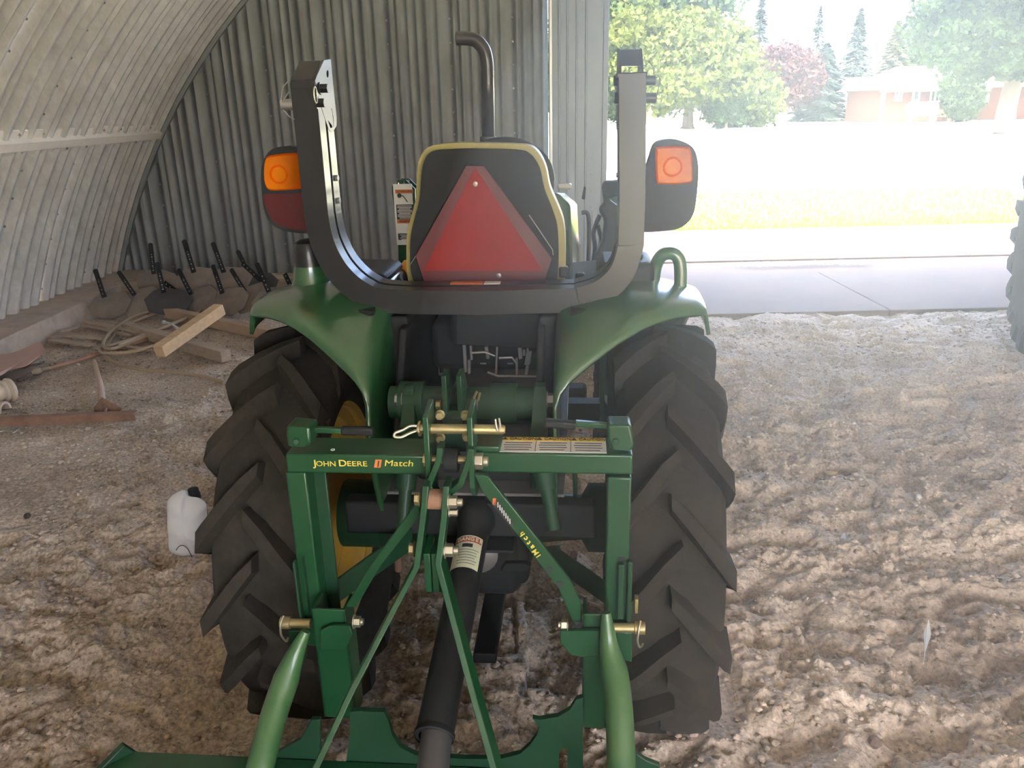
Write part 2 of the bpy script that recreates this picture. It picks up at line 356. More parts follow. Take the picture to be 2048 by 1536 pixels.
# ---- lawn
lawnm = bpy.data.materials.new('lawn'); lawnm.use_nodes = True; nt = lawnm.node_tree; N = nt.nodes; K = nt.links; b = N['Principled BSDF']; b.inputs['Roughness'].default_value = .9; b.inputs['Specular IOR Level'].default_value = .1
tc = N.new('ShaderNodeTexCoord'); n1 = N.new('ShaderNodeTexNoise'); n1.inputs['Scale'].default_value = 1.5; n1.inputs['Detail'].default_value = 10; n1.inputs['Roughness'].default_value = .75; K.new(tc.outputs['Object'], n1.inputs[0])
rp = N.new('ShaderNodeValToRGB'); K.new(n1.outputs[0], rp.inputs[0]); rp.color_ramp.elements[0].position = .32; rp.color_ramp.elements[1].position = .52
rp.color_ramp.elements[0].color = (.13, .19, .035, 1); rp.color_ramp.elements[1].color = (.46, .47, .35, 1); K.new(rp.outputs[0], b.inputs['Base Color'])
lw = raw('lawn', [(-160, 11.3, -.02), (200, 11.3, -.02), (200, 260, -.02), (-160, 260, -.02)], [(0, 1, 2, 3)], lawnm); tag(lw, 'wide mown lawn beyond the doorway', kind='structure')
lw2 = raw('ground', [(-160, -60, -.14), (200, -60, -.14), (200, 11.4, -.14), (-160, 11.4, -.14)], [(0, 1, 2, 3)], lawnm); tag(lw2, 'ground around the shed', kind='structure')
def blades(n, xr, yr, h0, h1, seed, z=-.02, w=.004):
    r = np.random.default_rng(seed); x = r.uniform(*xr, n); y = yr[0]+(yr[1]-yr[0])*r.random(n)**1.6; h = r.uniform(h0, h1, n); a = r.random(n)*6.28; t = r.uniform(0, .6, n)*h
    dx, dy = np.cos(a)*w, np.sin(a)*w; o = r.random(n)*6.28
    p = [np.stack([x-dx, y-dy, z+0*x], -1), np.stack([x+dx, y+dy, z+0*x], -1), np.stack([x+np.cos(o)*t, y+np.sin(o)*t, z+h], -1)]
    return np.stack(p, 1).reshape(-1, 3), np.arange(3*n).reshape(-1, 3)
bladem = mat('grass_blade', (.05, .12, .01), .8, spec=.1, col2=(.16, .22, .03), scale=2, trans=.35)
v, f = blades(60000, (1.0, 9.5), (11.25, 16.5), .03, .09, 5, w=.006)
tag(raw('grass', v, f, bladem), 'tufts of green grass along the outer edge of the concrete', 'grass', kind='stuff')
# ---- arched corrugated shell
ACX, ACZ, AR = 1.94, -1.88, 6.4
def arc(phi, dr=0): return ACX+(AR+dr)*math.cos(phi), ACZ+(AR+dr)*math.sin(phi)
PH0 = math.pi-math.asin((.18-ACZ)/AR); zs = W(330, 262, 8.3).z; PH1 = math.pi-math.asin((zs-ACZ)/AR)
PRF = [(0, 0), (.045, 0), (.07, .05), (.10, .05), (.125, 0), (.14, 0), (.165, .05), (.19, .05), (.215, 0), (.30, 0), (.325, .055), (.37, .055), (.395, 0), (.49, 0), (.515, .045), (.54, .045), (.56, 0), (.595, 0), (.62, .055), (.66, .055), (.685, 0), (.75, 0)]
SHW = .75
def arch_sheet(y0, pa, pb, n, nm, parent, lift):
    vs = []; fs = []; m = len(PRF)
    for i in range(n+1):
        ph = pa+(pb-pa)*i/n
        for (dy, h) in PRF:
            x, z = arc(ph, -h+lift); vs.append((x, y0+dy*1.012, z))
    for i in range(n):
        for k in range(m-1): fs.append((i*m+k, i*m+k+1, (i+1)*m+k+1, (i+1)*m+k))
    o = raw(nm, vs, fs, galv, parent); return o
def bolt_rows(P, r, h, mt, nm, parent):
    mb = MB()
    for (p, n_) in P: p = Vector(p); n_ = Vector(n_).normalized(); mb.cyl(p, p+n_*h, r, 6, r*.7)
    o = mb.build(nm, mt, parent); o['kind'] = 'stuff'; return o
wl = thing('wall_left', 'curved corrugated steel wall on the left side', None); wl['kind'] = 'structure'
wr = thing('wall_right', 'curved corrugated steel wall on the far right side', None); wr['kind'] = 'structure'
ce = thing('ceiling', 'arched corrugated steel roof overhead', None); ce['kind'] = 'structure'
nsh = 19; PT = 2.15
for i in range(nsh):
    y0 = YW-(i+1)*SHW; li = .004*(i % 2)
    arch_sheet(y0, PH0, PH1-.001, 10, 'panel', wl, li)
    arch_sheet(y0, PH1, PT, 14, 'panel', wl, li)
    arch_sheet(y0, PT, math.pi-PT, 18, 'panel', ce, li)
    arch_sheet(y0, math.pi-PT, math.pi-PH0, 22, 'panel', wr, li)
bl = []
for i in range(nsh):
    y = YW-(i+1)*SHW+.022
    for k in range(26):
        ph = PH0-.02-k*.036
        if abs(ph-PH1) < .02: continue
        x, z = arc(ph, -.002); n_ = Vector((ACX-x, 0, ACZ-z)); bl.append(((x, y, z), n_))
bolt_rows(bl, .010, .012, steel, 'rivet', wl)
# the folded seam that runs along the left wall
sx, sz = arc(PH1, -.02); n_ = Vector((ACX-sx, 0, ACZ-sz)).normalized(); t_ = Vector((n_.z, 0, -n_.x)); 
if t_.z < 0: t_ = -t_
pr = [(-.105, .0), (-.10, .012), (-.045, .018), (-.035, .060), (.030, .060), (.040, .018), (.095, .012), (.10, 0)]
vs = []; fs = []
for y in (YW-nsh*SHW, YW-.05):
    for (a, h) in pr: p = Vector((sx, y, sz))+t_*a+n_*h; vs.append(p)
for k in range(len(pr)-1): fs.append((k, k+1, k+1+len(pr), k+len(pr)))
seam = MB().add(vs, fs).build('trim_1', mat('seam_metal', (.88, .82, .76), .5, metal=.2, dust=(.70, .56, .46), dustamt=.4)); tag(seam, 'folded steel seam strip running along the left wall', kind='structure')
P = []
for k in range(46):
    for (a, off) in ((-.075, 0), (.07, .12)):
        P.append((Vector((sx, YW-.2-k*.31-off, sz))+t_*a+n_*.012, n_))
bolt_rows(P, .011, .014, zinc, 'bolt', seam)
# foundation kerb under the left wall (and its twin under the right)
kb = MB(); kb.prism([(-4.45, -6, -.1), (-3.72, -6, -.1), (-3.74, -6, .17), (-4.45, -6, .20)], (0, YW+6, 0)); tag(kb.build('baseboard_left', curb, bevel=.01), 'pale concrete kerb under the left wall', kind='structure')
kb = MB(); kb.prism([(8.33, -6, -.1), (7.6, -6, -.1), (7.62, -6, .17), (8.33, -6, .20)], (0, YW+6, 0)); tag(kb.build('baseboard_right', curb, bevel=.01), 'pale concrete kerb under the right wall', kind='structure')
kb = MB(); kb.box((-1.95, YW+.02, .03), (5.0, .30, .16)); tag(kb.build('baseboard_back', curb, bevel=.01), 'pale concrete kerb under the end wall', kind='structure')
# ---- end wall with the doorway
def archz(x):
    d = AR*AR-(x-ACX)**2; return ACZ+math.sqrt(d) if d > 0 else 0
DX0, DX1, DTOP = .98, 7.3, 4.1
EPR = [(0, 0), (.04, 0), (.052, .03), (.078, .03), (.09, 0), (.105, 0), (.117, .03), (.143, .03), (.155, 0), (.215, 0), (.225, .018), (.235, 0), (.30, 0), (.31, .018), (.32, 0), (.385, 0), (.397, .03), (.423, .03), (.435, 0), (.50, 0), (.51, .018), (.52, 0), (.60, 0)]
wb = thing('wall_back', 'corrugated steel end wall beside the doorway', None); wb['kind'] = 'structure'
EP = []
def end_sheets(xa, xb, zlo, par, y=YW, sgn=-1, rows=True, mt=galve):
    x = xa; i = 0
    while x < xb-.01:
        xe = min(x+.60, xb); pts = [(x+d, h) for d, h in EPR if x+d < xe-.001]+[(xe, 0)]
        vs = []; fs = []
        for (px, h) in pts:
            zt = max(archz(px)-.01, zlo+.01) if zlo < 1 else max(archz(px)-.01, zlo+.001)
            vs += [(px, y+sgn*h, zlo), (px, y+sgn*h, zt)]
        for k in range(len(pts)-1): fs.append((2*k, 2*k+1, 2*k+3, 2*k+2))
        raw('panel', vs, fs, mt, par)
        if rows and zlo < 1:
            z = zlo+.1
            while z < archz(x+.02)-.1: EP.append(((x+.02, y+sgn*.001, z), (0, sgn, 0))); z += .21
        x = xe; i += 1
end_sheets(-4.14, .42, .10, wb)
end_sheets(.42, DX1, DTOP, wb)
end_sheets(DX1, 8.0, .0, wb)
bolt_rows(EP, .011, .012, steel, 'rivet', wb)
for (xx) in (-4.0,):
    pass
fl = MB(); P = []                                            # flange where the end wall meets the arch
for k in range(60):
    ph = PH0-(2*PH0-math.pi)*k/59; x, z = arc(ph, -.06); P.append((x, YW-.06, z))
fl.tube(P, .035, 6); tag(fl.build('trim_2', galve), 'curved flange where end wall meets the arch', kind='structure')
# sliding door leaf, slid open against the wall
dl = thing('door_1', 'smooth grey sliding door leaf standing open beside the doorway', None); dl['kind'] = 'structure'
vs = []; x = .42
mb = MB(); mb.box(((.42+.95)/2, YW-.10, 2.05), (.53, .03, 4.0)); mb.build('door_sheet', doorm, dl, bevel=.003)
MB().box((.44, YW-.125, 2.05), (.022, .03, 4.0)).build('door_edge', mat('door_edge', (.62, .62, .60), .4, metal=.5), dl)
MB().box((.965, YW-.11, 2.05), (.05, .06, 4.0)).build('door_stile', doorm, dl, bevel=.004)
for xx in (.52, .60, .69, .78): MB().box((xx, YW-.121, 2.05), (.022, .016, 3.98)).build('door_rib', doorm, dl, bevel=.006)
MB().box((.86, YW-.13, .62), (.018, .012, .16)).build('door_handle', steel, dl, bevel=.003)
P = [((.84, YW-.117, .25+.16*k), (0, -1, 0)) for k in range(7)]; bolt_rows(P, .008, .01, steel, 'bolt', dl)
MB().box((2.4, YW-.16, DTOP+.06), (5.2, .07, .10)).build('door_rail', steel, dl, bevel=.005)
# south end of the shed, behind the camera: an unseen opening is added here to let in light
wf = thing('wall_front', 'corrugated steel end wall behind the camera', None); wf['kind'] = 'structure'
YB = YW-nsh*SHW+.02
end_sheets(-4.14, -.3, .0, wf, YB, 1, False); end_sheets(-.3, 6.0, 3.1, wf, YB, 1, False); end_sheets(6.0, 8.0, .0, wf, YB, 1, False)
# ================================================================ OUTDOORS
def leafmat(nm, a, c, tr=.35): return mat(nm, tuple(v*.38 for v in a), .8, col2=tuple(v*.55 for v in c), scale=1.2, trans=tr, spec=.12)
def crown(blobs_, n, size, seed, mt, nm, par):
    r = np.random.default_rng(seed); B = np.array(blobs_, float); vol = B[:, 3]*B[:, 4]*B[:, 5]; k = r.choice(len(B), n, p=vol/vol.sum())
    d = r.normal(size=(n, 3)); d /= np.linalg.norm(d, axis=1)[:, None]
    rad = .30+.80*r.random(n)**.55; lump = .80+.42*np.sin(d[:, 0]*6+k)*np.sin(d[:, 1]*7+2*k)*np.cos(d[:, 2]*6+k)
    c = B[k, :3]+d*B[k, 3:6]*(rad*lump)[:, None]
    a = r.normal(size=(n, 3)); a /= np.linalg.norm(a, axis=1)[:, None]; bb = np.cross(a, r.normal(size=(n, 3))); bb /= np.linalg.norm(bb, axis=1)[:, None]
    s = size*(.6+.8*r.random(n))[:, None]; a = a*s; bb = bb*s*.6
    v = np.stack([c-a, c+bb, c+a, c-bb], 1).reshape(-1, 3); return raw(nm, v, np.arange(4*n).reshape(-1, 4), mt, par)
def tree(nm, label, px, py, Y, bl, n, size, mt, seed, trunk_r, trunk_h, group=None, cat='tree', limbs=3):
    p = W(px, py, Y); t = thing(nm, label, cat, (p.x, p.y, -.02), group=group)
    tb = MB(); h = trunk_h; r = random.Random(seed)
    P = [V(0, 0, 0), V(.05*trunk_r, 0, h*.08), V(0, 0, h*.4), V(.1, 0, h*.75), V(.1, 0, h)]
    tb.tube(P, [trunk_r*1.35, trunk_r, trunk_r*.85, trunk_r*.8, trunk_r*.7], 12)
    for k in range(limbs):
        a = k*6.28/max(1, limbs)+r.random(); q = V(math.cos(a), math.sin(a)*.6, 0)
        b0 = bl[k % len(bl)]; e = V(b0[0], b0[1], b0[2])*.75+q*b0[3]*.3; e.z = max(e.z, h*1.1)
        tb.tube([V(0, 0, h*.8), V(0, 0, h*.95)*.6+e*.4+V(0, 0, .2), e], [trunk_r*.55, trunk_r*.35, trunk_r*.12], 8)
    tb.build('trunk', bark, t, smooth=True)
    f = crown(bl, int(n*1.7), size*.78, seed, mt, 'foliage', t); f['kind'] = 'stuff'; return t
lm1 = leafmat('leaf_light', (.035, .060, .008), (.14, .175, .03), .35); lm2 = leafmat('leaf_mid', (.018, .038, .012), (.06, .10, .03), .3)
lm3 = leafmat('leaf_plum', (.05, .018, .02), (.12, .06, .055), .25); lm4 = leafmat('needle_blue', (.022, .04, .03), (.07, .10, .07), .2); lm5 = leafmat('leaf_dark', (.012, .035, .01), (.05, .10, .03), .3)
# maple on the left of the doorway view: crown reaches out of the frame
def U(px, py, Y, base): p = W(px, py, Y); return (p.x-base.x, p.y-base.y, p.z)
def bl_at(px0, py0, Y, items):
    base = W(px0, py0, Y); out = []
    for (px, py, rx, rz, dy) in items:
        p = W(px, py, Y); k = Y*.96/F; out.append((p.x-base.x, dy, p.z, rx*k, rx*k*.8, rz*k))
    return out
T1 = bl_at(1375, 253, 60, [(1370, 120, 110, 75, 0), (1290, 90, 95, 80, 1), (1440, 150, 90, 60, -1), (1330, 175, 110, 45, -2), (1470, 95, 60, 60, 1), (1390, 60, 90, 50, 2)])
tree('broadleaf_tree', 'light green spreading tree with forked trunk left of the plum tree', 1375, 253, 60, T1, 15000, .26, lm1, 21, .42, 2.6)
T2 = bl_at(1300, 245, 78, [(1260, 20, 110, 80, 0), (1330, 10, 100, 50, 1), (1240, 110, 80, 90, 0), (1400, 0, 90, 50, 1)])
tree('broadleaf_tree', 'tall shade tree rising behind the light green spreading tree', 1300, 245, 78, T2, 12000, .34, lm2, 22, .6, 4)
T3 = bl_at(1255, 240, 85, [(1235, 190, 50, 60, 0), (1300, 200, 60, 40, 0), (1205, 160, 40, 70, 0)])
tree('broadleaf_tree', 'low bushy tree at the door edge under the tall shade tree', 1255, 240, 85, T3, 4000, .32, lm2, 23, .4, 2)
T4 = bl_at(1470, 250, 62, [(1465, 205, 45, 48, 0), (1500, 215, 50, 38, -1), (1525, 195, 35, 50, -1), (1440, 215, 35, 35, 1)])
tree('shrub', 'dense rounded shrub between the light green tree and the plum tree', 1470, 250, 62, T4, 9000, .22, lm1, 24, .2, .8, cat='shrub')
T4b = bl_at(1450, 252, 58.5, [(1448, 205, 30, 48, 0), (1478, 195, 26, 50, 0)])
tree('shrub', 'darker upright shrub in the shade beside the forked trunk', 1450, 252, 58.5, T4b, 4500, .22, lm5, 30, .2, .8, cat='shrub')
T5 = bl_at(1568, 240, 70, [(1575, 130, 55, 42, 0), (1610, 150, 45, 45, 0), (1545, 120, 40, 32, 0), (1590, 185, 40, 30, 0)])
tree('plum_tree', 'plum coloured ornamental tree in front of the spruces', 1568, 240, 70, T5, 6500, .22, lm3, 25, .22, 3)
def spruce(label, px, py, Y, topy, wpx, n, seed, mt=lm4, nm='spruce_tree', group=None):
    base = W(px, py, Y); top = W(px, topy, Y); h = top.z; k = Y*.96/F; rw = wpx*k/2; t = thing(nm, label, 'tree', (base.x, base.y, -.02), group=group)
    MB().tube([V(0, 0, 0), V(0, 0, h*.97)], [.28, .04], 8).build('trunk', bark, t, smooth=True)
    r = np.random.default_rng(seed); z = r.random(n)**1.35; lay = np.round(z*14)/14+.02*r.normal(size=n); a = r.random(n)*6.28
    br = np.sin(a*5+lay*40)*.25+.8; rr = 1.5*rw*(1-lay)**.8*(.25+.75*r.random(n)**.5)*br; c = np.stack([np.cos(a)*rr, np.sin(a)*rr, .4+lay*(h-.5)-rr*.25], -1)
    d = np.stack([np.cos(a), np.sin(a), -.25+0*a], -1)*.36; w = np.stack([-np.sin(a), np.cos(a), .3*r.normal(size=n)], -1)*.13
    f = raw('needles', np.stack([c-d, c+w, c+d, c-w], 1).reshape(-1, 3), np.arange(4*n).reshape(-1, 4), mt, t); f['kind'] = 'stuff'
spruce('blue-green spruce with low skirts right of the plum tree', 1640, 237, 74, 85, 100, 6000, 31)
spruce('tall narrow spruce rising behind the white outbuilding', 1700, 225, 106, 15, 70, 5000, 32)
spruce('pale spruce nearest the gable of the brick house', 1775, 225, 80, 40, 80, 5000, 33, mt=leafmat('needle_warm', (.08, .09, .04), (.2, .2, .1), .3))
spruce('faint distant spruce above the plum tree', 1508, 225, 100, -15, 60, 3500, 34)
spruce('thin distant spruce between plum tree and tall spruce', 1622, 225, 125, 10, 50, 2500, 35)
# big maple in front of the house: trunk at 2005
base = W(2005, 266, 41)
T6 = bl_at(2005, 266, 41, [(1960, 60, 120, 75, 0), (2060, 40, 130, 90, 1), (1880, 110, 60, 45, -1), (1900, 50, 80, 60, 1), (2040, 120, 110, 45, -1), (1960, 135, 60, 32, 0), (1990, -30, 150, 60, 0)])
tree('broadleaf_tree', 'big shade tree with thick bare trunk in front of the brick house', 2005, 266, 41, T6, 26000, .17, lm2, 26, .5, 3.0, limbs=4)
T7 = bl_at(1925, 240, 62, [(1925, 205, 38, 38, 0), (1910, 180, 32, 38, 0), (1945, 190, 28, 45, 0)])
tree('shrub', 'leafy green shrub against the wall of the brick house', 1925, 240, 62, T7, 5500, .2, lm2, 27, .2, .6, cat='shrub')
for i, (px, w, Y, tz, lab) in enumerate([(1110, 200, 120, 60, 'distant tree hidden by the sliding door leaf'), (1850, 150, 125, 90, 'distant treetops above the brick house roof'), (2150, 260, 100, 60, 'distant tree past the right end of the brick house')]):
    tree('broadleaf_tree', lab, px, 225, Y, bl_at(px, 225, Y, [(px, (tz+200)/2, w*.5, 80, 0), (px+w*.3, 150, w*.3, 60, 0)]), 4000, .5, lm2, 40+i, .5, 5)
# brick house
brick = bpy.data.materials.new('brickwork'); brick.use_nodes = True; nt = brick.node_tree; N = nt.nodes; K = nt.links; b = N['Principled BSDF']; b.inputs['Roughness'].default_value = .9; b.inputs['Specular IOR Level'].default_value = .1
tc = N.new('ShaderNodeTexCoord'); mp = N.new('ShaderNodeMapping'); mp.inputs['Rotation'].default_value = (R(90), 0, 0); K.new(tc.outputs['Object'], mp.inputs[0]); bt = N.new('ShaderNodeTexBrick'); K.new(mp.outputs[0], bt.inputs[0])
bt.inputs['Scale'].default_value = 4; bt.inputs['Color1'].default_value = (.060, .020, .012, 1); bt.inputs['Color2'].default_value = (.072, .025, .015, 1); bt.inputs['Mortar'].default_value = (.08, .045, .034, 1); bt.inputs['Mortar Size'].default_value = .012; K.new(bt.outputs[0], b.inputs['Base Color'])
roofm = mat('shingle_roof', (.42, .40, .38), .85, var=.15, scale=3); whitep = mat('white_trim', (.80, .80, .78), .6); glassm = mat('window_glass', (.03, .035, .04), .1); porchm = mat('porch_brown', (.25, .2, .17), .8)  # the porch wall is one even brown
HY = 64.0
def hx(px, py=200): return W(px, py, HY).x
hw = thing('brick_house', 'long low red brick house behind the big shade tree', 'house', (hx(1768), HY, 0))
hx0 = hx(1768); zt = W(1830, 178, HY).z; wid1 = hx(1900)-hx0; 
MB().box((wid1/2, 3.5, zt/2), (wid1, 7, zt)).build('wall', brick, hw)
x2 = hx(1985)-hx0; MB().box((x2+8, 6.5, zt/2+.2), (16, 9, zt+.4)).build('wall', brick, hw)
MB().box((wid1+(x2-wid1)/2, 6.0, zt/2), (x2-wid1+.2, 6, zt)).build('porch_wall', porchm, hw)
rf = MB(); e = .7; L_ = x2+16; rf.add([(-e, -e, zt), (L_, -e, zt), (L_, 11.5, zt), (-e, 7+e, zt), (2.2, 3.5, zt+1.7), (L_, 4.5, zt+2.0)], [(0, 1, 5, 4), (0, 4, 3), (4, 5, 2, 3), (1, 2, 5), (0, 3, 2, 1)])
rf.build('roof', roofm, hw); MB().box((wid1/2, -e, zt-.08), (wid1+2*e, .08, .22)).build('fascia', whitep, hw)
MB().box((-.08, 0, zt/2), (.22, .25, zt)).build('corner_board', whitep, hw)
def hwin(pxa, pxb, pya, pyb, n):
    xa, xb = hx(pxa)-hx0, hx(pxb)-hx0; za, zb = W(pxa, pyb, HY).z, W(pxa, pya, HY).z
    f = MB().box(((xa+xb)/2, -.03, (za+zb)/2), (xb-xa, .12, zb-za)).build('window', whitep, hw)
    w = (xb-xa)/n
    for k in range(n): MB().box((xa+w*(k+.5), -.10, (za+zb)/2), (w*.5, .05, (zb-za)*.82)).build('pane', glassm, f)
hwin(1788, 1803, 177, 203, 2); hwin(1823, 1838, 177, 202, 1); hwin(1859, 1895, 172, 205, 4); hwin(1966, 1976, 175, 205, 1)
MB().box((hx(1972)-hx0, 2.8, .9), (1.0, .1, 1.8)).build('door', whitep, hw)
ht = thing('fuel_tank', 'small white tank on legs against the left end of the brick house', 'tank', (hx(1818), HY-2.2, 0))
MB().lathe([(0, -1.1), (.4, -1.05), (.5, -.95), (.5, .95), (.4, 1.05), (0, 1.1)], (0, 0, .95), (1, 0, 0), 16).build('tank_body', whitep, ht, smooth=True)
for x in (-.8, .8): MB().box((x, 0, .25), (.12, .6, .5)).build('leg', steel, ht)
bn = thing('garden_bench', 'small wooden bench under the wide window of the brick house', 'bench', (hx(1870), HY-1.6, 0))
MB().box((0, 0, .42), (1.5, .5, .06)).build('seat', mat('bench_wood', (.40, .16, .08), .7), bn); MB().box((0, .24, .7), (1.5, .05, .35)).build('backrest', MATS['bench_wood'], bn)
for x in (-.65, .65): MB().box((x, 0, .2), (.08, .45, .42)).build('leg', MATS['bench_wood'], bn)
ob = thing('outbuilding', 'plain white outbuilding between the spruces and the brick house', 'building', (W(1722, 200, 90).x, 90, 0))
zb = W(1722, 178, 90).z; MB().box((0, 3, zb/2), (4.0, 6, zb)).build('wall', whitep, ob); MB().add([(-2.3, -.3, zb), (2.3, -.3, zb), (2.3, 6.3, zb), (-2.3, 6.3, zb), (0, -.3, zb+1.2), (0, 6.3, zb+1.2)], [(0, 1, 4), (1, 2, 5, 4), (2, 3, 5), (3, 0, 4, 5), (0, 3, 2, 1)]).build('roof', roofm, ob)
MB().box((.2, -.04, 1), (1.6, .08, 2.0)).build('door', mat('pale_door', (.7, .7, .66), .6), ob)
# ================================================================ THE TRACTOR
TR = thing('tractor', 'compact green tractor seen from behind, with roll bar, red triangle and two amber lamps', 'tractor', mw=TM)
RT = .568
def tire_profile(rr, w):       # carcass cross-section: (radius, offset across)
    h = w/2
    return [(rr*.60, -h*.62), (rr*.66, -h*.86), (rr*.78, -h*1.0), (rr*.86, -h*.95), (rr*.90, -h*.84), (rr*.918, -h*.45), (rr*.924, 0),
            (rr*.918, h*.45), (rr*.90, h*.84), (rr*.86, h*.95), (rr*.78, h*1.0), (rr*.66, h*.86), (rr*.60, h*.62), (rr*.585, h*.4), (rr*.585, -h*.4)]
def make_lug(rr, w, side, sweep, mt, thick=1.0):
    """one tread bar from just past the centre line out over the shoulder; returned as a mesh object"""
    h = w/2; S = [(-.10, 1.0, 0), (.25, 1.0, .28), (.6, .997, .60), (.9, .988, .88), (1.04, .970, 1.0), (1.07, .90, 1.06), (1.03, .80, 1.12)]
    vs = []; fs = []
    for i, (u, rk, ak) in enumerate(S):
        x = side*u*h; th = sweep*ak; wt = (.021+.004*u)*thick; wb = (.035+.012*u)*thick
        if i == 0: wt *= .8; wb *= .85
        rb = rr*(.905, .905, .895, .86, .82, .79, .74)[i]; rt = rr*rk
        dth = .5*(sweep*(S[min(i+1, 6)][2]-S[max(i-1, 0)][2]))
        for (r_, ww) in ((rb, -wb), (rt, -wt), (rt, wt), (rb, wb)):
            t = th+ww/rr; rr2 = r_; xx = x
            if i >= 5: xx = side*h*(1.0+(.045 if r_ == rt else -.06))
            vs.append((xx, -math.sin(t)*rr2, math.cos(t)*rr2))
    for i in range(len(S)-1):
        for k in range(4): fs.append((i*4+k, i*4+(k+1) % 4, i*4+4+(k+1) % 4, i*4+4+k))
    fs += [(0, 1, 2, 3), (len(S)*4-1, len(S)*4-2, len(S)*4-3, len(S)*4-4)]
    return MB().add(vs, fs)
def make_tire(cx, cy, cz, rr, w, parent, n=16, sweep=.31, rimm=yellow, lugs=True, phase=0.0, tilt=0):
    t = MB().lathe([(r, o) for r, o in tire_profile(rr, w)], (0, 0, 0), (1, 0, 0), 72, closed=True).build('rear_tire' if rr > .4 else 'front_tire', rubber, parent, smooth=True)
    t.location = (cx, cy, cz)
    for side in (-1, 1):
        first = None
        for k in range(n):
            a = (k+(.5 if side > 0 else 0)+phase)*2*math.pi/n
            if first is None: o = make_lug(rr, w, side, sweep, rubber, rr/.568).build('lug', rubber, t, bevel=.008*rr/.568, seg=2); first = o
            else: o = first.copy(); COL.objects.link(o)
            o.parent = t; o.rotation_euler = (a, 0, 0)
    return t
def make_rim(cx, cy, cz, rr, w, parent, inward, rimm=yellow):
    """stepped wheel rim; inward = the side (+1/-1) that faces the tractor"""
    R0 = rr*.61; s = inward; h = w/2
    prof = [(R0+.012, s*h*.70), (R0+.014, s*h*.60), (R0-.012, s*h*.50), (R0-.018, s*h*.30), (R0-.05, s*h*.20), (R0-.055, -s*h*.1), (R0-.02, -s*h*.4), (R0-.015, -s*h*.55), (R0+.012, -s*h*.62), (R0+.014, -s*h*.70)]
    r = MB().lathe(prof, (cx, cy, cz), (1, 0, 0), 64).build('rim', rimm, parent, smooth=True, ang=50)
    m = r.modifiers.new('t', 'SOLIDIFY'); m.thickness = .006
    for hh in (.22, .46): MB().tube(circ((cx+s*h*hh, cy, cz), R0-.018-.02*(hh < .3), V(0, 1, 0), V(0, 0, 1), 64), .007, 8, closed=True).build('rim_ridge', rimm, r, smooth=True)
    d = MB().lathe([(R0-.04, -s*h*.05), (R0*.72, -s*h*.35), (R0*.4, -s*h*.30), (.03, -s*h*.30), (.03, -s*h*.38), (R0*.4, -s*h*.38), (R0*.72, -s*h*.43), (R0-.03, -s*h*.12)], (cx, cy, cz), (1, 0, 0), 48).build('wheel_disc', rimm, r, smooth=True)
    return r
TW, TC = .250, .488
for s in (-1, 1):
    make_tire(s*TC, 0, RT-.005, RT, TW, TR, phase=.28 if s < 0 else .05); make_rim(s*TC, 0, RT-.005, RT, TW, TR, -s)
    make_tire(s*.44, 1.62, .33, .335, .18, TR, n=16, sweep=.5); make_rim(s*.44, 1.62, .33, .335, .18, TR, -s)
# wheel weights / axle
MB().lathe([(.0, -.42), (.10, -.42), (.10, -.30), (.065, -.28), (.075, -.16), (.14, -.13), (.14, .13), (.075, .16), (.065, .28), (.10, .30), (.10, .42), (0, .42)], (0, 0, RT), (1, 0, 0), 28).build('axle_housing', greend, TR, smooth=True)
MB().box((0, .15, .60), (.27, .60, .36)).box((0, -.12, .52), (.21, .10, .24)).build('gearbox', blackm, TR, bevel=.03, seg=3)
MB().lathe([(0, 0), (.055, 0), (.055, .04), (.03, .05), (.022, .05), (.022, .12), (0, .12)], (0, -.17, .56), (0, -1, 0), 20).build('pto_shaft', steel, TR, smooth=True)
MB().prism([(-.11, -.20, .66), (.11, -.20, .66), (.11, -.34, .645), (-.11, -.34, .645)], (0, 0, .008)).build('pto_shield', blackm, TR, bevel=.003)
MB().box((0, .85, .52), (.24, 1.0, .26)).box((0, 1.62, .36), (.62, .12, .10)).build('chassis', blackm, TR, bevel=.02)
# ---- fenders: shell over the tyre, rear edge cut on a slant down to the inner side panel
def fender(s):
    t = []; vs = []; fs = []; nu, nt = 26, 40; cz = RT
    for i in range(nu):
        u = i/(nu-1)                                   # 0 outer lip .. 1 foot of the inner panel
        if u < .18: k = u/.18; x = .595-.02*k; r = .600+.065*math.sin(k*math.pi/2)
        elif u < .62: k = (u-.18)/.44; x = .575-.315*k; r = .665+.028*math.sin(k*math.pi)
        elif u < .74: k = (u-.62)/.12; x = .260-.045*math.sin(k*math.pi/2); r = .665-.035*(1-math.cos(k*math.pi/2))
        else: k = (u-.74)/.26; x = .215; r = .63-.38*k
        te = 10+30*min(1, max(0, (u-.10)/.64))**1.25 if u < .74 else 40+34*((u-.74)/.26)
        ts = -62
        for j in range(nt):
            v = j/(nt-1); th = R(ts+(te-ts)*v)
            rr = r
            if v > .965 and u < .74: rr = r-.012*(v-.965)/.035
            vs.append((s*x, -math.sin(th)*rr, cz+math.cos(th)*rr))
    for i in range(nu-1):
        for j in range(nt-1): fs.append((i*nt+j, i*nt+j+1, (i+1)*nt+j+1, (i+1)*nt+j))
    o = MB().add(vs, fs).build('fender', greenf, TR, smooth=True, ang=60)
    m = o.modifiers.new('t', 'SOLIDIFY'); m.thickness = .010; m.offset = 0
    return o
fl = fender(-1); fr = fender(1)
fr['label'] = 'fender with glossy sky reflections'
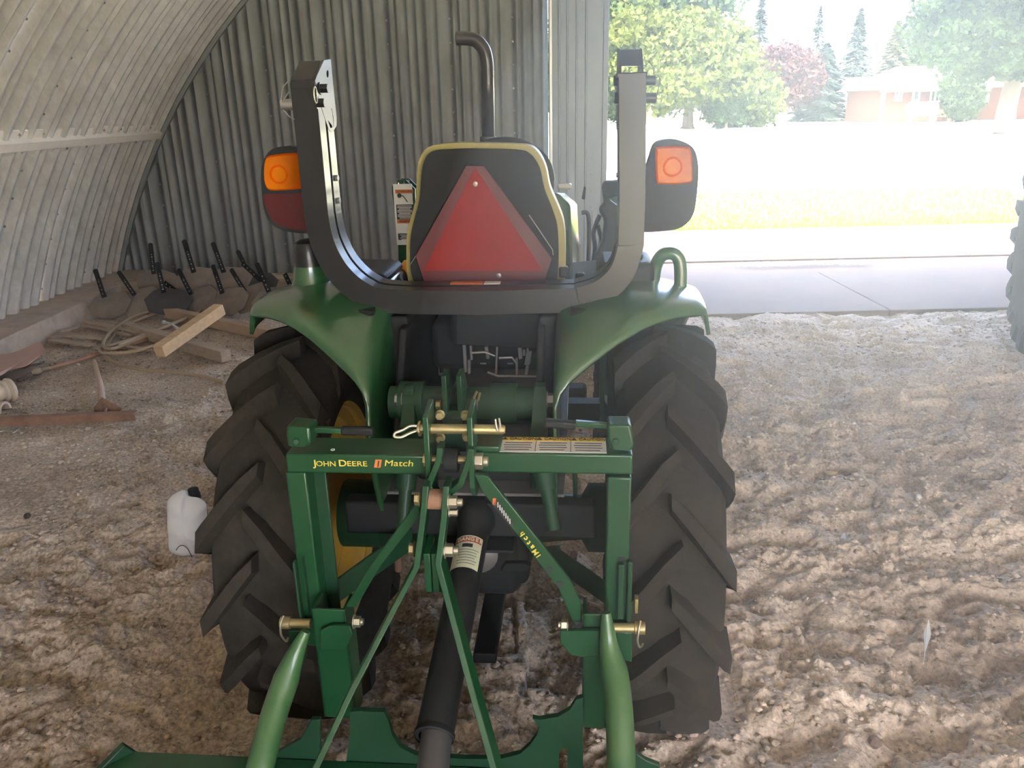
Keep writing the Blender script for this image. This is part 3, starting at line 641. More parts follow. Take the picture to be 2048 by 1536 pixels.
# side consoles and platform
for s in (-1, 1):
    MB().prism([(s*.24, -.18, 1.16), (s*.43, -.18, 1.18), (s*.43, .32, 1.22), (s*.24, .32, 1.20)], (0, 0, .06)).build('side_console', plastic, TR, bevel=.02, seg=3)
    MB().prism([(s*.165, -.30, .80), (s*.165, -.30, .96), (s*.165, -.16, 1.18), (s*.165, .5, 1.18), (s*.165, .9, .78)], (s*.02, 0, 0)).build('inner_panel', blackm, TR, bevel=.006)
MB().prism([(-.235, -.30, .775), (.235, -.30, .775), (.235, 1.0, .735), (-.235, 1.0, .735)], (0, 0, .016)).build('floor_plate', mat('platform_rubber', (.12, .115, .12), .5, dust=(.30, .27, .26), dustamt=.6), TR, bevel=.004)
MB().box((0, -.32, .74), (.62, .05, .09)).build('cross_member', blackm, TR, bevel=.006)
# tail-light pods on the fenders
def pod(s, cx, yl, base_px):
    c = base_px; mb = MB(); mb.lathe([(0, .075), (.020, .074), (.034, .066), (.041, .045), (.043, 0)], c+V(0, 0, .045), (0, 0, 1), 20)
    a = mb.build('marker_lamp', blackp, TR, smooth=True); a['label'] = 'black domed marker lamp'
    m2 = MB().lathe([(.043, .05), (.048, .02), (.058, -.01), (.075, -.03)], c, (0, 0, 1), 20).build('lamp_base', greenf, a, smooth=True)
    return a
pod(-1, 0, 0, L(624, 566, .02)); 
# right side: two-pronged grab handle shape and cup console
g0 = L(1338, 575, .02); hd = MB(); P = catmull([g0+V(-.04, .02, -.01), g0+V(-.036, .015, .05), g0+V(-.02, .005, .085), g0+V(.01, 0, .088), g0+V(.026, 0, .06), g0+V(.03, 0, -.02)], 5)
hd.tube(P, .017, 12).build('grab_handle', greenf, TR, smooth=True)
c0 = L(1262, 560, .10); cb = MB(); cb.box(c0+V(-.02, 0, .0), (.15, .20, .13)); cb = cb.build('console_box', plastic, TR, bevel=.02, seg=3)
MB().lathe([(.030, 0), (.040, 0), (.040, .012), (.030, .012)], c0+V(-.01, -.01, .062), (0, 0, 1), 24, closed=True).build('cup_ring', plastic, cb, smooth=True)
c1 = L(742, 562, .10); cb = MB(); cb.prism([c1+V(-.085, -.10, -.06), c1+V(.075, -.10, -.07), c1+V(.075, .12, -.07), c1+V(-.085, .12, -.06)], (0, 0, .085)); cb.build('console_box', greenf, TR, bevel=.02, seg=3)
MB().prism([c1+V(-.087, -.104, .0), c1+V(-.07, -.104, .042), c1+V(.06, -.104, .042), c1+V(.077, -.104, .015)], (0, .22, 0)).build('console_lid', plastic, TR, bevel=.015, seg=3)
o = MB().box(c1+V(.045, -.104, -.012), (.042, .004, .05)).build('label_plate', white, TR); MB().box(c1+V(.052, -.107, -.026), (.022, .003, .018)).build('print_block', lblack, o)
for (px, py) in ((860, 536),):
    k = L(817, 540, .25); MB().lathe([(0, .030), (.012, .029), (.021, .018), (.023, 0), (.018, -.012), (0, -.012)], k, (0, 0, 1), 16).build('lever_knob', orange, TR, smooth=True, label='orange lever knob')
    MB().lathe([(.018, 0), (.020, -.03), (.024, -.07), (.020, -.09)], k, (0, 0, 1), 14).build('lever_boot', plastic, TR, smooth=True)
k = L(793, 560, .25); MB().cyl(k, k+V(0, 0, -.05), .012).cyl(k+V(0, 0, -.05), k+V(0, 0, -.08), .008).build('lever', plastic, TR, smooth=True)
# ---- roll bar: two parallel bars bent to a U
yr = -.12
pl = [(605, 165), (619, 300), (632, 430), (646, 490), (676, 545), (722, 586), (780, 603), (960, 606), (1150, 601), (1205, 583), (1244, 545), (1262, 490), (1265, 400), (1265, 150)]
PC = [L(px, py, yr) for px, py in pl]
PP = [PC[0], PC[1]]+catmull(PC[2:8], 8)[:]+catmull(PC[8:12], 8)+PC[12:]
rb = MB().sweep(PP, .062, yr, yr+.048).build('roll_bar', blackp, TR, bevel=.007, seg=3)
MB().sweep(PP, .062, yr+.064, yr+.115).build('roll_bar_front', blackp, rb, bevel=.007, seg=3)
MB().sweep([p for p in PP], .040, yr+.046, yr+.066).build('roll_bar_web', blackm, rb)
for s in (-1, 1):     # legs down to the axle
    a = V(s*.30, yr+.05, 1.19); MB().prism([(s*.17, yr, 1.20), (s*.17, yr+.12, 1.20), (s*.17, .02, .62), (s*.17, -.14, .62)], (s*.05, 0, 0)).build('roll_bar_leg', blackm, TR, bevel=.006)
def sticker(px, py, yl, w, h, col, rot=None, name='warning_label', up=False): pass
zt = (L(960, 584, yr).z); 
wl_ = MB().box((L(925, 583, yr).x, yr+.085, L(925, 583, yr).z+.004), (.085, .03, .002)).build('warning_label', ltor, TR)
MB().box((L(978, 583, yr).x, yr+.085, L(978, 583, yr).z+.0045), (.042, .03, .002)).build('label_plate', white, wl_)
# ---- top brackets of the folded roll bar
il = LX(645, 160, 0) ; xa = L(640, 200, yr).x
def plate_x(name, xl, pts, th, mt, holes=(), parent=TR, bevel=.0015):
    P = [LX(px, py, xl) for px, py in pts]; H = [[LX(px, py, xl) for px, py in h] for h in holes]
    return MB().prism(P, (th, 0, 0), H).build(name, mt, parent, bevel=bevel)
xl = L(625, 160, yr-.004).x
def ell(cx, cy, rx, ry, n=12, tilt=0): return [(cx+rx*math.cos(2*math.pi*k/n)+tilt*math.sin(2*math.pi*k/n), cy+ry*math.sin(2*math.pi*k/n)) for k in range(n)]
bp = plate_x('hinge_plate', xl, [(643, 120), (657, 118), (663, 180), (669, 235), (669, 252), (663, 262), (657, 264), (652, 258), (641, 225), (631, 192), (626, 178), (625, 160), (629, 150)], .006, blackp,
        holes=[ell(650.5, 148, 2, 7), ell(631.5, 172, 2.2, 7), [(656, 219), (659, 218), (662, 234), (663, 252), (660, 254), (658, 246), (656, 232)]])
bp['label'] = 'glossy hinge plate reflecting the doorway'
tp = [LX(643, 120, xl), LX(626, 160, xl)]; wA = L(580, 163, yr).x
zT = tp[0].z; yT = tp[0].y; zB = tp[1].z; yB = tp[1].y
MB().add([V(wA, yB, zB), V(xl, yB, zB), V(xl, yT, zT), V(wA, yT, zT), V(wA, yB, zB-.02), V(xl, yB, zB-.02), V(xl, yT, zT-.02), V(wA, yT, zT-.02)], [(0, 1, 2, 3), (4, 5, 6, 7), (0, 1, 5, 4), (1, 2, 6, 5), (2, 3, 7, 6), (3, 0, 4, 7)]).build('hinge_cap', blackp, bp, bevel=.003)
MB().prism([V(wA, yB+.004, zB), V(wA, yT, zT), V(wA, yT, zT-.17), V(wA, yB+.05, zB-.16), V(wA, yB+.05, zB-.03)], (.006, 0, 0)).build('hinge_plate', blackp, TR, bevel=.0015)
def hexbolt(p, ax, r, h, name='bolt', mt=None, parent=TR, stud=0):
    p = Vector(p); ax = Vector(ax).normalized(); mb = MB(); mb.cyl(p, p+ax*h, r, 6)
    mb.lathe([(r*1.25, 0), (r*1.25, h*.12), (r*.9, h*.13)], p, ax, 16)
    if stud: mb.cyl(p+ax*h, p+ax*(h+stud), r*.6, 12)
    return mb.build(name, mt or zinc, parent, bevel=r*.08)
for (px, py) in ((640, 177), (633, 206)): hexbolt(LX(px, py, xl+.006), (1, 0, 0), .0115, .020, mt=blackp)
a = L(632, 208, yr+.03); pin = MB().cyl(V(wA-.035, yr+.02, a.z), V(wA, yr+.02, a.z), .013, 14).build('hinge_pin', steel, TR, bevel=.002)
rg = V(wA-.01, yr+.01, a.z+.028); MB().tube([V(wA-.004, yr+.01, a.z+.055), V(wA-.018, yr+.0, a.z+.04), V(wA-.026, yr, a.z+.012), V(wA-.024, yr, a.z+.006), V(wA-.005, yr, a.z+.028)], .0015, 6).tube([V(wA-.024, yr, a.z-.012), V(wA-.012, yr, a.z-.026), V(wA+.002, yr-.002, a.z-.034)], .0015, 6).build('retaining_wire', steel, pin)
rr_ = LX(631, 190, xl+.016); MB().tube([rr_+V(0, .012*math.cos(t), .018*math.sin(t)) for t in [k*math.pi/6 for k in range(12)]], .0017, 6, closed=True).build('pin_ring', zinc, TR, smooth=True)
# bolts on the inner face of the left arm
for (px, py, nm) in ((672, 356, 'bolt'), (676, 401, 'bolt')): p = L(px, py, yr+.09); hexbolt(V(p.x-.004, p.y, p.z), (1, 0, 0), .0085, .010, mt=steel)
p = L(674, 380, yr+.09); MB().lathe([(0, .001), (.013, .001), (.013, 0)], V(p.x-.002, p.y, p.z), (1, 0, 0), 16).build('bolt_hole', lblack, TR)
# right hinge, seen square on
z0, z1 = L(1265, 150, yr).z, L(1265, 98, yr+.08).z; xb0, xb1 = L(1239, 120, yr).x, L(1289, 120, yr).x
rbk = MB(); rbk.prism([V(xb0, yr+.01, z0-.11), V(xb0, yr+.01, z0+.005), V(xb0, yr+.07, z1), V(xb0, yr+.15, z1), V(xb0, yr+.14, z0-.05), V(xb0, yr+.10, z0-.12)], (.006, 0, 0)); rbk = rbk.build('hinge_plate', blackp, TR, bevel=.0015)
MB().prism([V(xb1, yr+.01, z0-.11), V(xb1, yr+.01, z0+.005), V(xb1, yr+.07, z1), V(xb1, yr+.15, z1), V(xb1, yr+.14, z0-.05), V(xb1, yr+.10, z0-.12)], (-.006, 0, 0)).build('hinge_plate', blackp, TR, bevel=.0015)
MB().prism([V(xb0, yr+.03, z0+.020), V(xb0, yr+.07, z1-.001), V(xb0, yr+.085, z1-.001), V(xb0, yr+.045, z0+.020)], (xb1-xb0, 0, 0)).build('hinge_cap', blackp, rbk, bevel=.002)
for (py, xo0, xo1, rr2) in ((161, 1227, 1312, .011), (196, 1228, 1313, .012)):
    q0, q1 = L(xo0, py, yr+.05), L(xo1, py, yr+.05); pn = MB().cyl(q0, q1, rr2, 14).cyl(q0, q0+V(.02, 0, 0), rr2*1.25, 6).build('hinge_pin', blackp, TR, bevel=.002)
q = L(1232, 178, yr+.05); MB().cyl(L(1232, 160, yr+.05), L(1234, 200, yr+.05), .004, 8).build('hair_pin', steel, TR)
P = catmull([L(x, y, yr+.06) for x, y in ((1296, 122), (1306, 134), (1308, 150), (1314, 150), (1320, 158), (1317, 175), (1314, 190))], 5); MB().tube(P, .0013, 6).build('retaining_wire', lblack, TR)
MB().box(L(1262, 151, yr+.03), (.07, .06, .012)).build('hinge_collar', blackp, TR, bevel=.003)
for px, py in ((1234, 350), (1236, 198)): p = L(px, py, yr+.05); hexbolt(V(p.x+.006, p.y, p.z), (-1, 0, 0), .007, .008, mt=steel)
# ---- amber signal lamps with housings that stand out from the roll bar
def lamp(pts, lens, yl, lab, nm='signal_lamp'):
    P = catmull([L(px, py, yl) for px, py in pts], 5, closed=True)
    Hh = [L(px, py, yl) for px, py in lens]; cH = sum(Hh, V(0, 0, 0))/len(Hh); Hh = [cH+(q-cH)*.93 for q in Hh]
    H = MB().prism(P, (0, .045, 0), [Hh]).build(nm, plastic, TR, bevel=.008, seg=3, label=lab)
    Q = catmull([L(px, py, yl-.006) for px, py in lens], 5, closed=True)
    c = sum(Q, V(0, 0, 0))/len(Q)
    Q2 = [c+(q-c)*.90+V(0, -.010, 0) for q in Q]; n = len(Q); mb = MB()
    Q3 = [q+V(0, .010, 0) for q in Q]
    mb.add(Q3+Q+Q2+[c+V(0, -.012, 0)], [(i, (i+1) % n, n+(i+1) % n, n+i) for i in range(n)]+[(n+i, n+(i+1) % n, 2*n+(i+1) % n, 2*n+i) for i in range(n)]+[(2*n+i, 2*n+(i+1) % n, 3*n) for i in range(n)])
    ln = mb.build('amber_lens', amber, H, smooth=True)
    MB().lathe([(.019, -.014), (.022, -.017), (.025, -.014)], c+V(-.003, 0, -.004), (0, 1, 0), 28).build('lens_ring', amber, ln, smooth=True)
    return H, P, c
ylamp = .02
HL, PL_, cL = lamp([(600, 296), (575, 292), (545, 298), (528, 318), (522, 345), (524, 390), (530, 425), (545, 450), (575, 463), (618, 467), (640, 460), (640, 300)],
     [(540, 311), (592, 306), (602, 312), (603, 370), (596, 378), (545, 381), (532, 372), (528, 350), (530, 322)], ylamp, 'left amber lamp with dark red reflector below')
Q = catmull([L(x, y, ylamp-.003) for x, y in ((528, 390), (570, 387), (615, 387), (625, 400), (628, 440), (620, 460), (580, 457), (550, 445), (534, 420))], 5, closed=True)
MB().prism(Q, (0, .004, 0)).build('tail_lens', tail, HL, bevel=.002)
HR, PR_, cR = lamp([(1290, 334), (1298, 318), (1308, 290), (1325, 280), (1352, 279), (1380, 290), (1393, 310), (1397, 345), (1393, 395), (1385, 432), (1362, 455), (1330, 462), (1285, 464), (1270, 455), (1270, 334)],
     [(1316, 294), (1370, 293), (1382, 303), (1385, 350), (1378, 366), (1322, 368), (1313, 360), (1311, 302)], ylamp, 'right amber lamp on a wide black housing')
# ---- seat
ys = .02
so_ = [(950, 286), (1040, 289), (1070, 298), (1090, 330), (1100, 375), (1117, 415), (1128, 450), (1131, 510), (1128, 560), (1115, 582), (950, 584), (838, 584), (822, 575), (814, 545), (813, 480), (820, 440), (831, 400), (834, 350), (840, 315), (858, 294), (895, 287)]
si_ = [(950, 298), (1030, 300), (1058, 308), (1078, 335), (1088, 378), (1104, 420), (1114, 455), (1117, 510), (1114, 560), (1100, 577), (950, 578), (846, 578), (830, 568), (821, 540), (820, 482), (828, 440), (838, 400), (842, 352), (848, 322), (864, 303), (900, 299)]
Po = catmull([L(x, y, ys+.03) for x, y in so_], 4, closed=True); Pi = catmull([L(x, y, ys) for x, y in si_], 4, closed=True)
st = MB().prism(Po, (0, .075, 0)).build('seat_back', seatyel, TR, bevel=.018, seg=4)
MB().prism([p+V(0, .004, 0) for p in Pi], (0, .03, 0)).build('seat_shell', blackm, st, bevel=.006, seg=3)
b0 = L(830, 586, ys).x; b1 = L(1118, 586, ys).x
MB().prism([(b0, ys+.05, L(0, 586, ys).z-.06), (b1, ys+.05, L(0, 586, ys).z-.06), (b1-.01, ys+.50, L(0, 586, ys).z-.03), (b0+.01, ys+.50, L(0, 586, ys).z-.03)], (0, 0, .09)).build('seat_cushion', seatyel, TR, bevel=.03, seg=4)
MB().box((.02, .26, 1.06), (.34, .36, .14)).build('seat_base', blackm, TR, bevel=.02)
MB().tube(catmull([L(812, 575, .06), L(800, 560, .10), L(803, 548, .2)], 4), .008, 8).build('seat_lever', plastic, TR)
for px, py in ((1127, 543), (1160, 556)): MB().box(L(px, py, .06), (.026, .03, .030)).build('seat_catch', plastic, TR, bevel=.006)
# slow-vehicle triangle on the seat back
yt = ys-.006
to = [(932, 332), (968, 332), (1104, 518), (1086, 569), (850, 569), (831, 512)]
tr_ = MB().prism([L(x, y, yt) for x, y in to], (0, .004, 0)).build('slow_vehicle_triangle', redd, TR, bevel=.0006, label='red triangle with dark red border')
MB().prism([L(x, y, yt-.0012) for x, y in ((950, 334), (1087, 542), (847, 542))], (0, .002, 0)).build('triangle_centre', redr, tr_)
for px, py in ((951, 368), (998, 551)): MB().lathe([(0, .003), (.006, .002), (.007, 0)], L(px, py, yt-.001), (0, -1, 0), 12).build('rivet', steel, tr_, smooth=True)
MB().tube([L(1058, 430, ys-.004), L(1105, 500, ys-.004), L(1106, 510, ys-.004)], .0016, 6).tube([L(884, 430, ys-.004), L(820, 530, ys-.004)], .0012, 6).build('seat_piping', steel, TR)
# ---- steering wheel, dashboard, hood
cs = L(1003, 362, .62); ax = V(0, -.75, .65).normalized(); u = V(1, 0, 0); w = ax.cross(u)
stw = MB().tube(circ(cs, .165, u, w, 36), .012, 10, closed=True).build('steering_wheel', plastic, TR, smooth=True)
MB().cyl(cs, cs-ax*.35, .022).cyl(cs-u*.15, cs+u*.15, .010).cyl(cs, cs+w*.15, .010).build('steering_column', blackm, stw)
MB().prism([V(-.21, .80, .80), V(.21, .80, .80), V(.22, .80, 1.28), V(.15, .80, 1.39), V(-.15, .80, 1.39), V(-.22, .80, 1.28)], (0, .10, 0)).build('dashboard', plastic, TR, bevel=.03, seg=3)
def hood_sec(y, w, zt, zb, k): return [V(-w, y, zb), V(-w, y, zb+(zt-zb)*.55), V(-w*.96, y, zt-.05), V(-w*.78, y, zt-.008), V(0, y, zt+.015), V(w*.78, y, zt-.008), V(w*.96, y, zt-.05), V(w, y, zb+(zt-zb)*.55), V(w, y, zb)]
hs = [hood_sec(.90, .245, 1.41, .78, 0), hood_sec(1.10, .27, 1.39, .76, 0), hood_sec(1.55, .27, 1.32, .74, 0), hood_sec(2.0, .26, 1.24, .72, 0), hood_sec(2.12, .22, 1.16, .74, 0)]
vs = [p for s_ in hs for p in s_]; m = 9; fs = [(i*m+k, i*m+k+1, (i+1)*m+k+1, (i+1)*m+k) for i in range(4) for k in range(8)]+[tuple(range(9)), tuple(36+k for k in range(9))]
hd = MB().add(vs, fs).build('hood', greenf, TR, bevel=.008, smooth=True)
MB().prism([V(.272, 1.25, 1.16), V(.272, 1.25, 1.02), V(.272, 1.95, .96), V(.272, 1.95, 1.08)], (.004, 0, 0)).build('hood_stripe', yellow, hd)
hp = L(1140, 372, .92); MB().box(hp+V(-.02, 0, 0), (.05, .05, .02)).build('hood_light', mat('headlamp_glass', (.6, .6, .55), .1, coat=1), hd, bevel=.006)
P = [L(1160, 378, .98)+V(0, 0, .03), L(1161, 420, .98), L(1172, 428, .98), L(1173, 540, .98)]; 
MB().tube(catmull([L(1163, 426, .95), L(1176, 430, .95), L(1178, 480, .95), L(1176, 545, .95)], 5), .008, 8).build('hand_rail', blackp, TR, smooth=True)
# exhaust stack
ye = 1.5
P = [L(977, 290, ye), L(975, 150, ye), L(974, 125, ye), L(968, 100, ye), L(953, 82, ye), L(935, 77, ye), L(912, 77, ye)]
P = P[:2]+catmull(P[1:], 5)[1:]
ex = MB().tube(P, .0275, 20, cap=False); ex = ex.build('exhaust_stack', pipem, TR, smooth=True); m_ = ex.modifiers.new('t', 'SOLIDIFY'); m_.thickness = .003
a = L(977, 290, ye); MB().cyl(a+V(0, 0, -.25), a+V(0, 0, .035), .036, 20).build('exhaust_clamp', pipem, ex, bevel=.003)
p = L(1106, 350, .7)
# ---- loader masts either side of the hood
def mast(pts, ym, holes, nm='loader_mast'):
    P = [L(x, y, ym) for x, y in pts]; H = [[L(x, y, ym) for x, y in h] for h in holes]
    m = MB().prism(P, (0, .012, 0), H).prism([p+V(0, .06, 0) for p in P], (0, .012, 0), [[q+V(0, .06, 0) for q in h] for h in H]).build(nm, green, TR, bevel=.002); return m
ml = mast([(796, 360), (812, 360), (830, 378), (834, 560), (798, 560), (796, 470), (784, 385), (784, 372)], .88, [ell(794.5, 370, 5.5, 6.5), ell(810, 365, 3, 3.2)])
zb_ = L(805, 560, .88).z; MB().box((L(815, 560, .88).x, .92, (zb_+.5)/2), (.07, .085, zb_-.5+.02)).build('mast_foot', green, ml, bevel=.004)
MB().box((-.28, .92, .55), (.30, .07, .08)).build('mast_bracket', blackm, ml)
lp = MB().box((L(808, 430, .87).x, .876, L(808, 430, .87).z), (.070, .003, .222)).build('warning_label', white, ml)
zt_ = L(808, 384, .87).z; x_ = L(808, 384, .87).x
for (py0, py1, mt_) in ((379, 387, ltor), (409, 439, lblack), (439, 447, ltor), (467, 480, lblack)):
    z0_, z1_ = L(808, py0, .87).z, L(808, py1, .87).z; MB().box((x_, .873, (z0_+z1_)/2), (.066, .003, abs(z0_-z1_)-.001)).build('label_band', mt_, ml)
RXm = Matrix.Rotation(R(90), 4, 'X')
def ttext(s, pos, size, mt_, parent, **k): return text('lettering', s, size, mt_, parent, Matrix.Translation(pos) @ RXm, **k)
ttext('WARNING', V(x_+.004, .870, L(808, 383.5, .87).z), .012, lblack, ml); ttext('WARNING', V(x_+.004, .870, L(808, 443, .87).z), .012, lblack, ml)
for k in range(9):
    py = 412+k*3; MB().box((x_-.002, .8705, L(808, py, .87).z), (.054-.012*(k % 3 == 2), .002, .0022)).build('print_line', white, ml)
for k in range(4): MB().box((x_-.002, .8705, L(808, 470+k*3, .87).z), (.05-.012*(k % 2), .002, .002)).build('print_line', white, ml)
MB().tube(catmull([L(800, 392, .869), L(806, 392, .869), L(812, 400, .869), L(815, 404, .869)], 3), .0018, 6).lathe([(0, 0), (.008, 0), (.008, .002)], L(799, 391, .869), (0, -1, 0), 12).build('pictogram', lblack, ml)
mr = mast([(1214, 365), (1238, 362), (1244, 375), (1244, 560), (1205, 560), (1212, 470), (1206, 392)], .88, [])
zb_ = L(1225, 560, .88).z; MB().box((L(1222, 560, .88).x, .92, (zb_+.5)/2), (.07, .085, zb_-.5+.02)).build('mast_foot', green, mr, bevel=.004)
MB().box((.28, .92, .55), (.30, .07, .08)).build('mast_bracket', blackm, mr)
# loader valve, hoses and arm seen between seat and roll bar
y_ = .62
ja = MB().prism([L(x, y, y_) for x, y in ((1203, 372), (1210, 362), (1232, 363), (1250, 372), (1250, 400), (1232, 392), (1215, 400), (1205, 392))], (0, .05, 0)).build('loader_arm', blackm, TR, bevel=.01, seg=3)
MB().prism([L(x, y, y_) for x, y in ((1216, 388), (1222, 402), (1240, 415), (1240, 440), (1232, 500), (1222, 520), (1206, 540), (1196, 560), (1180, 560), (1190, 520), (1204, 480), (1208, 440), (1196, 420), (1206, 408))], (0, .05, 0)).build('joystick_housing', plastic, ja, bevel=.012, seg=3)
for k, (a_, b_) in enumerate((((1200, 430), (1190, 500)), ((1212, 430), (1230, 520)), ((1196, 450), (1206, 530)))):
    MB().tube(catmull([L(a_[0], a_[1], .7), L((a_[0]+b_[0])/2-8+6*k, (a_[1]+b_[1])/2, .7), L(b_[0], b_[1], .7), L(b_[0]-10, b_[1]+60, .7)], 6), .008, 8).build('hydraulic_hose', plastic, ja, smooth=True)
# loader arms run forward beside the hood
for s in (-1, 1):
    MB().prism([V(s*.36, .9, 1.28), V(s*.36, .9, 1.40), V(s*.36, 1.9, 1.05), V(s*.36, 2.9, .55), V(s*.36, 2.9, .42), V(s*.36, 1.85, .92)], (s*.05, 0, 0)).build('loader_boom', green, TR, bevel=.006)
MB().prism([V(-.72, 2.95, .12), V(-.72, 2.90, .55), V(-.72, 3.0, .60), V(-.72, 3.25, .30), V(-.72, 3.3, .08)], (1.44, 0, 0)).build('loader_bucket', greend, TR, bevel=.01)
# front grille end and small bright things on hood side
MB().prism([L(x, y, 1.35) for x, y in ((1163, 398), (1168, 372), (1172, 375), (1170, 400))], (0, .02, 0)).build('mirror', blackm, TR, bevel=.004)
# ---- under-seat works: levers, pedals, brackets
def lev(px0, py0, px1, py1, yl, r=.006, mt_=None, knob=0, nm='lever'):
    a, b_ = L(px0, py0, yl), L(px1, py1, yl+.03); mb = MB().tube([a, (a+b_)/2+V(.004, 0, 0), b_], r, 8)
    if knob: mb.lathe([(0, knob*1.2), (knob*.8, knob), (knob, 0), (knob*.7, -knob)], b_, (b_-a), 12)
    return mb.build(nm, mt_ or blackm, TR, smooth=True)
lt = mat('grey_steel', (.30, .30, .30), .35, metal=.6)  # plain even grey for linkage plates, brackets and pedals
gp = MB().prism([L(x, y, .25) for x, y in ((845, 665), (852, 640), (872, 668), (885, 720), (888, 752), (850, 752), (838, 700))], (0, .02, 0)).build('pedal_bracket', lt, TR, bevel=.004)
MB().tube(catmull([L(870, 672, .2), L(862, 710, .2), L(858, 745, .2)], 5), .010, 10).build('bracket_rib', blackm, gp)
lev(884, 745, 866, 670, .15, .006, knob=.02); lev(852, 690, 838, 640, .2, .010)
MB().box(L(862, 640, .3), (.06, .10, .10)).build('pedal_box', blackm, TR, bevel=.01)
for (px, py0, py1, w_, tl) in ((928, 690, 745, 6, 3), (941, 692, 720, 4, 2), (938, 720, 748, 5, 0), (972, 694, 718, 6, 4), (994, 694, 748, 4, -2), (1038, 682, 718, 7, 3), (1033, 716, 752, 4, 0), (1058, 704, 730, 11, -4), (1055, 730, 750, 6, -3), (1048, 700, 712, 5, 0)):
    a = L(px-w_/2, py0, .02); b_ = L(px+w_/2, py0, .02); c_ = L(px+w_/2+tl, py1, .02); d_ = L(px-w_/2+tl, py1, .02)
    MB().prism([a, b_, c_, d_], (0, .012, 0)).build('linkage_plate', lt if w_ > 4 else steel, TR, bevel=.001)
for pts in (((942, 706), (970, 704), (990, 712)), ((998, 716), (1024, 715), (1032, 725)), ((975, 744), (996, 752), (1085, 753)), ((1042, 692), (1054, 692), (1056, 706))):
    MB().tube([L(x, y, .0) for x, y in pts], .0035, 8).build('linkage_rod', steel, TR, smooth=True)
for px, py in ((968, 724), (1022, 724)): MB().lathe([(.012, 0), (.022, 0), (.022, .004), (.012, .004)], L(px, py, .1), (0, 0, 1), 18, closed=True).build('grommet', lt, TR)
MB().box(L(1105, 700, .15), (.06, .10, .045)).build('fuel_cap_box', lt, TR, bevel=.012, seg=3)
MB().lathe([(0, .02), (.022, .018), (.028, 0), (.028, -.02)], L(1080, 720, .05), (-.3, -1, .2), 18).build('round_knob', blackm, TR, smooth=True)
MB().box(L(1115, 748, .0), (.05, .05, .018)).build('small_bracket', lt, TR, bevel=.003)
MB().prism([L(x, y, .3) for x, y in ((1062, 640), (1088, 636), (1098, 652), (1092, 658), (1084, 648), (1066, 648))], (0, .02, 0)).build('foot_pedal', lt, TR, bevel=.003)
MB().prism([L(x, y, -.02) for x, y in ((900, 628), (1110, 628), (1100, 660), (1085, 700), (900, 690))], (0, .05, 0)).build('seat_pan', blackm, TR, bevel=.015, seg=3)
# gap plate colours beyond the fender: rear light bracket
MB().box(L(1150, 640, -.05), (.05, .02, .10)).build('side_strut', steel, TR, bevel=.002)
# ---- rockshaft, lift arms, top-link bracket
zr = L(950, 808, -.28).z
MB().cyl(V(-.19, -.27, zr), V(.17, -.27, zr), .040, 20).cyl(V(-.165, -.27, zr), V(-.105, -.27, zr), .052, 20).cyl(V(.06, -.27, zr), V(.12, -.27, zr), .050, 20).build('rockshaft', greend, TR, smooth=True)
for s, px in ((-1, 820), (1, 1080)):
    a = L(px, 800, -.30); b_ = L(px-s*4 if s > 0 else px-2, 880, -.42)
    MB().prism([a+V(-.013, 0, .035), a+V(.013, 0, .035), a+V(.02, -.05, -.06), b_+V(.02, 0, 0), b_+V(-.02, 0, 0), a+V(-.02, -.05, -.06)], (0, .03, 0)).build('lift_arm', greend, TR, bevel=.006)
    hexbolt(a+V(s*.016, 0, .0), (s, 0, 0), .017, .020, mt=steel)
    q0 = b_; q1 = L(805 if s < 0 else 1108, 1060, -.50)
    MB().cyl(q0, q0*.45+q1*.55, .024, 14).cyl(q0*.5+q1*.5, q1, .015, 12).build('lift_link', greend, TR, smooth=True)
# hydraulic block / PTO cover bulk between wheels
MB().prism([L(x, y, -.22) for x, y in ((812, 850), (1100, 850), (1104, 925), (1060, 1000), (1045, 1075), (890, 1075), (870, 1000), (806, 925))], (0, .10, 0)).build('rear_housing', blackm, TR, bevel=.02, seg=3)
for px in (1085, 1130):
    MB().tube(catmull([L(px-18, 960, -.26), L(px-14, 940, -.26), L(px+14, 940, -.26), L(px+20, 960, -.26), L(px+20, 1015, -.26), L(px+12, 1030, -.26), L(px-12, 1030, -.26), L(px-19, 1015, -.26)], 3, closed=True), .006, 8, closed=True).build('guard_loop', greend, TR)
hk = [L(x, y, -.30) for x, y in ((1010, 1128), (1050, 1128), (1062, 1134), (1058, 1143), (1000, 1143))]
MB().prism(hk, (0, .02, 0), []).build('drawbar', blackm, TR, bevel=.003)
MB().box((0.03, -.12, .35), (.06, .5, .03)).build('drawbar_support', blackm, TR, bevel=.004)
# top link bracket with the two perforated plates
yb = -.36
zlo = L(905, 842, yb).z
tb = thing
for px0, px1 in ((884, 896), (914, 928)):
    xl_ = L(px0, 800, yb).x; zz = L(px0, 752, yb).z; hh = zz-zlo+.03
    H = [[V(xl_, yb+.035+.006*math.cos(t), zz-.022-.034*k+.012*math.sin(t)) for t in [q*math.pi/5 for q in range(10)]] for k in range(3)]
    b1_ = MB().prism([V(xl_, yb, zz), V(xl_, yb+.055, zz), V(xl_, yb+.085, zz-.045), V(xl_, yb+.085, zz-hh), V(xl_, yb, zz-hh)], (.012, 0, 0), H).build('top_link_plate', green, TR, bevel=.0015)
MB().box(L(906, 826, yb+.03), (.045, .05, .03)).build('top_link_spacer', green, TR, bevel=.003)
MB().prism([L(x, y, yb+.08) for x, y in ((918, 755), (940, 785), (946, 810), (944, 835), (920, 840))], (0, .02, 0)).build('bracket_gusset', green, TR, bevel=.003)
p = L(882, 810, yb+.03); hexbolt(p, (-1, 0, 0), .011, .012, mt=yzinc); p = L(943, 812, yb+.03); hexbolt(p, (1, 0, 0), .012, .014, mt=yzinc)
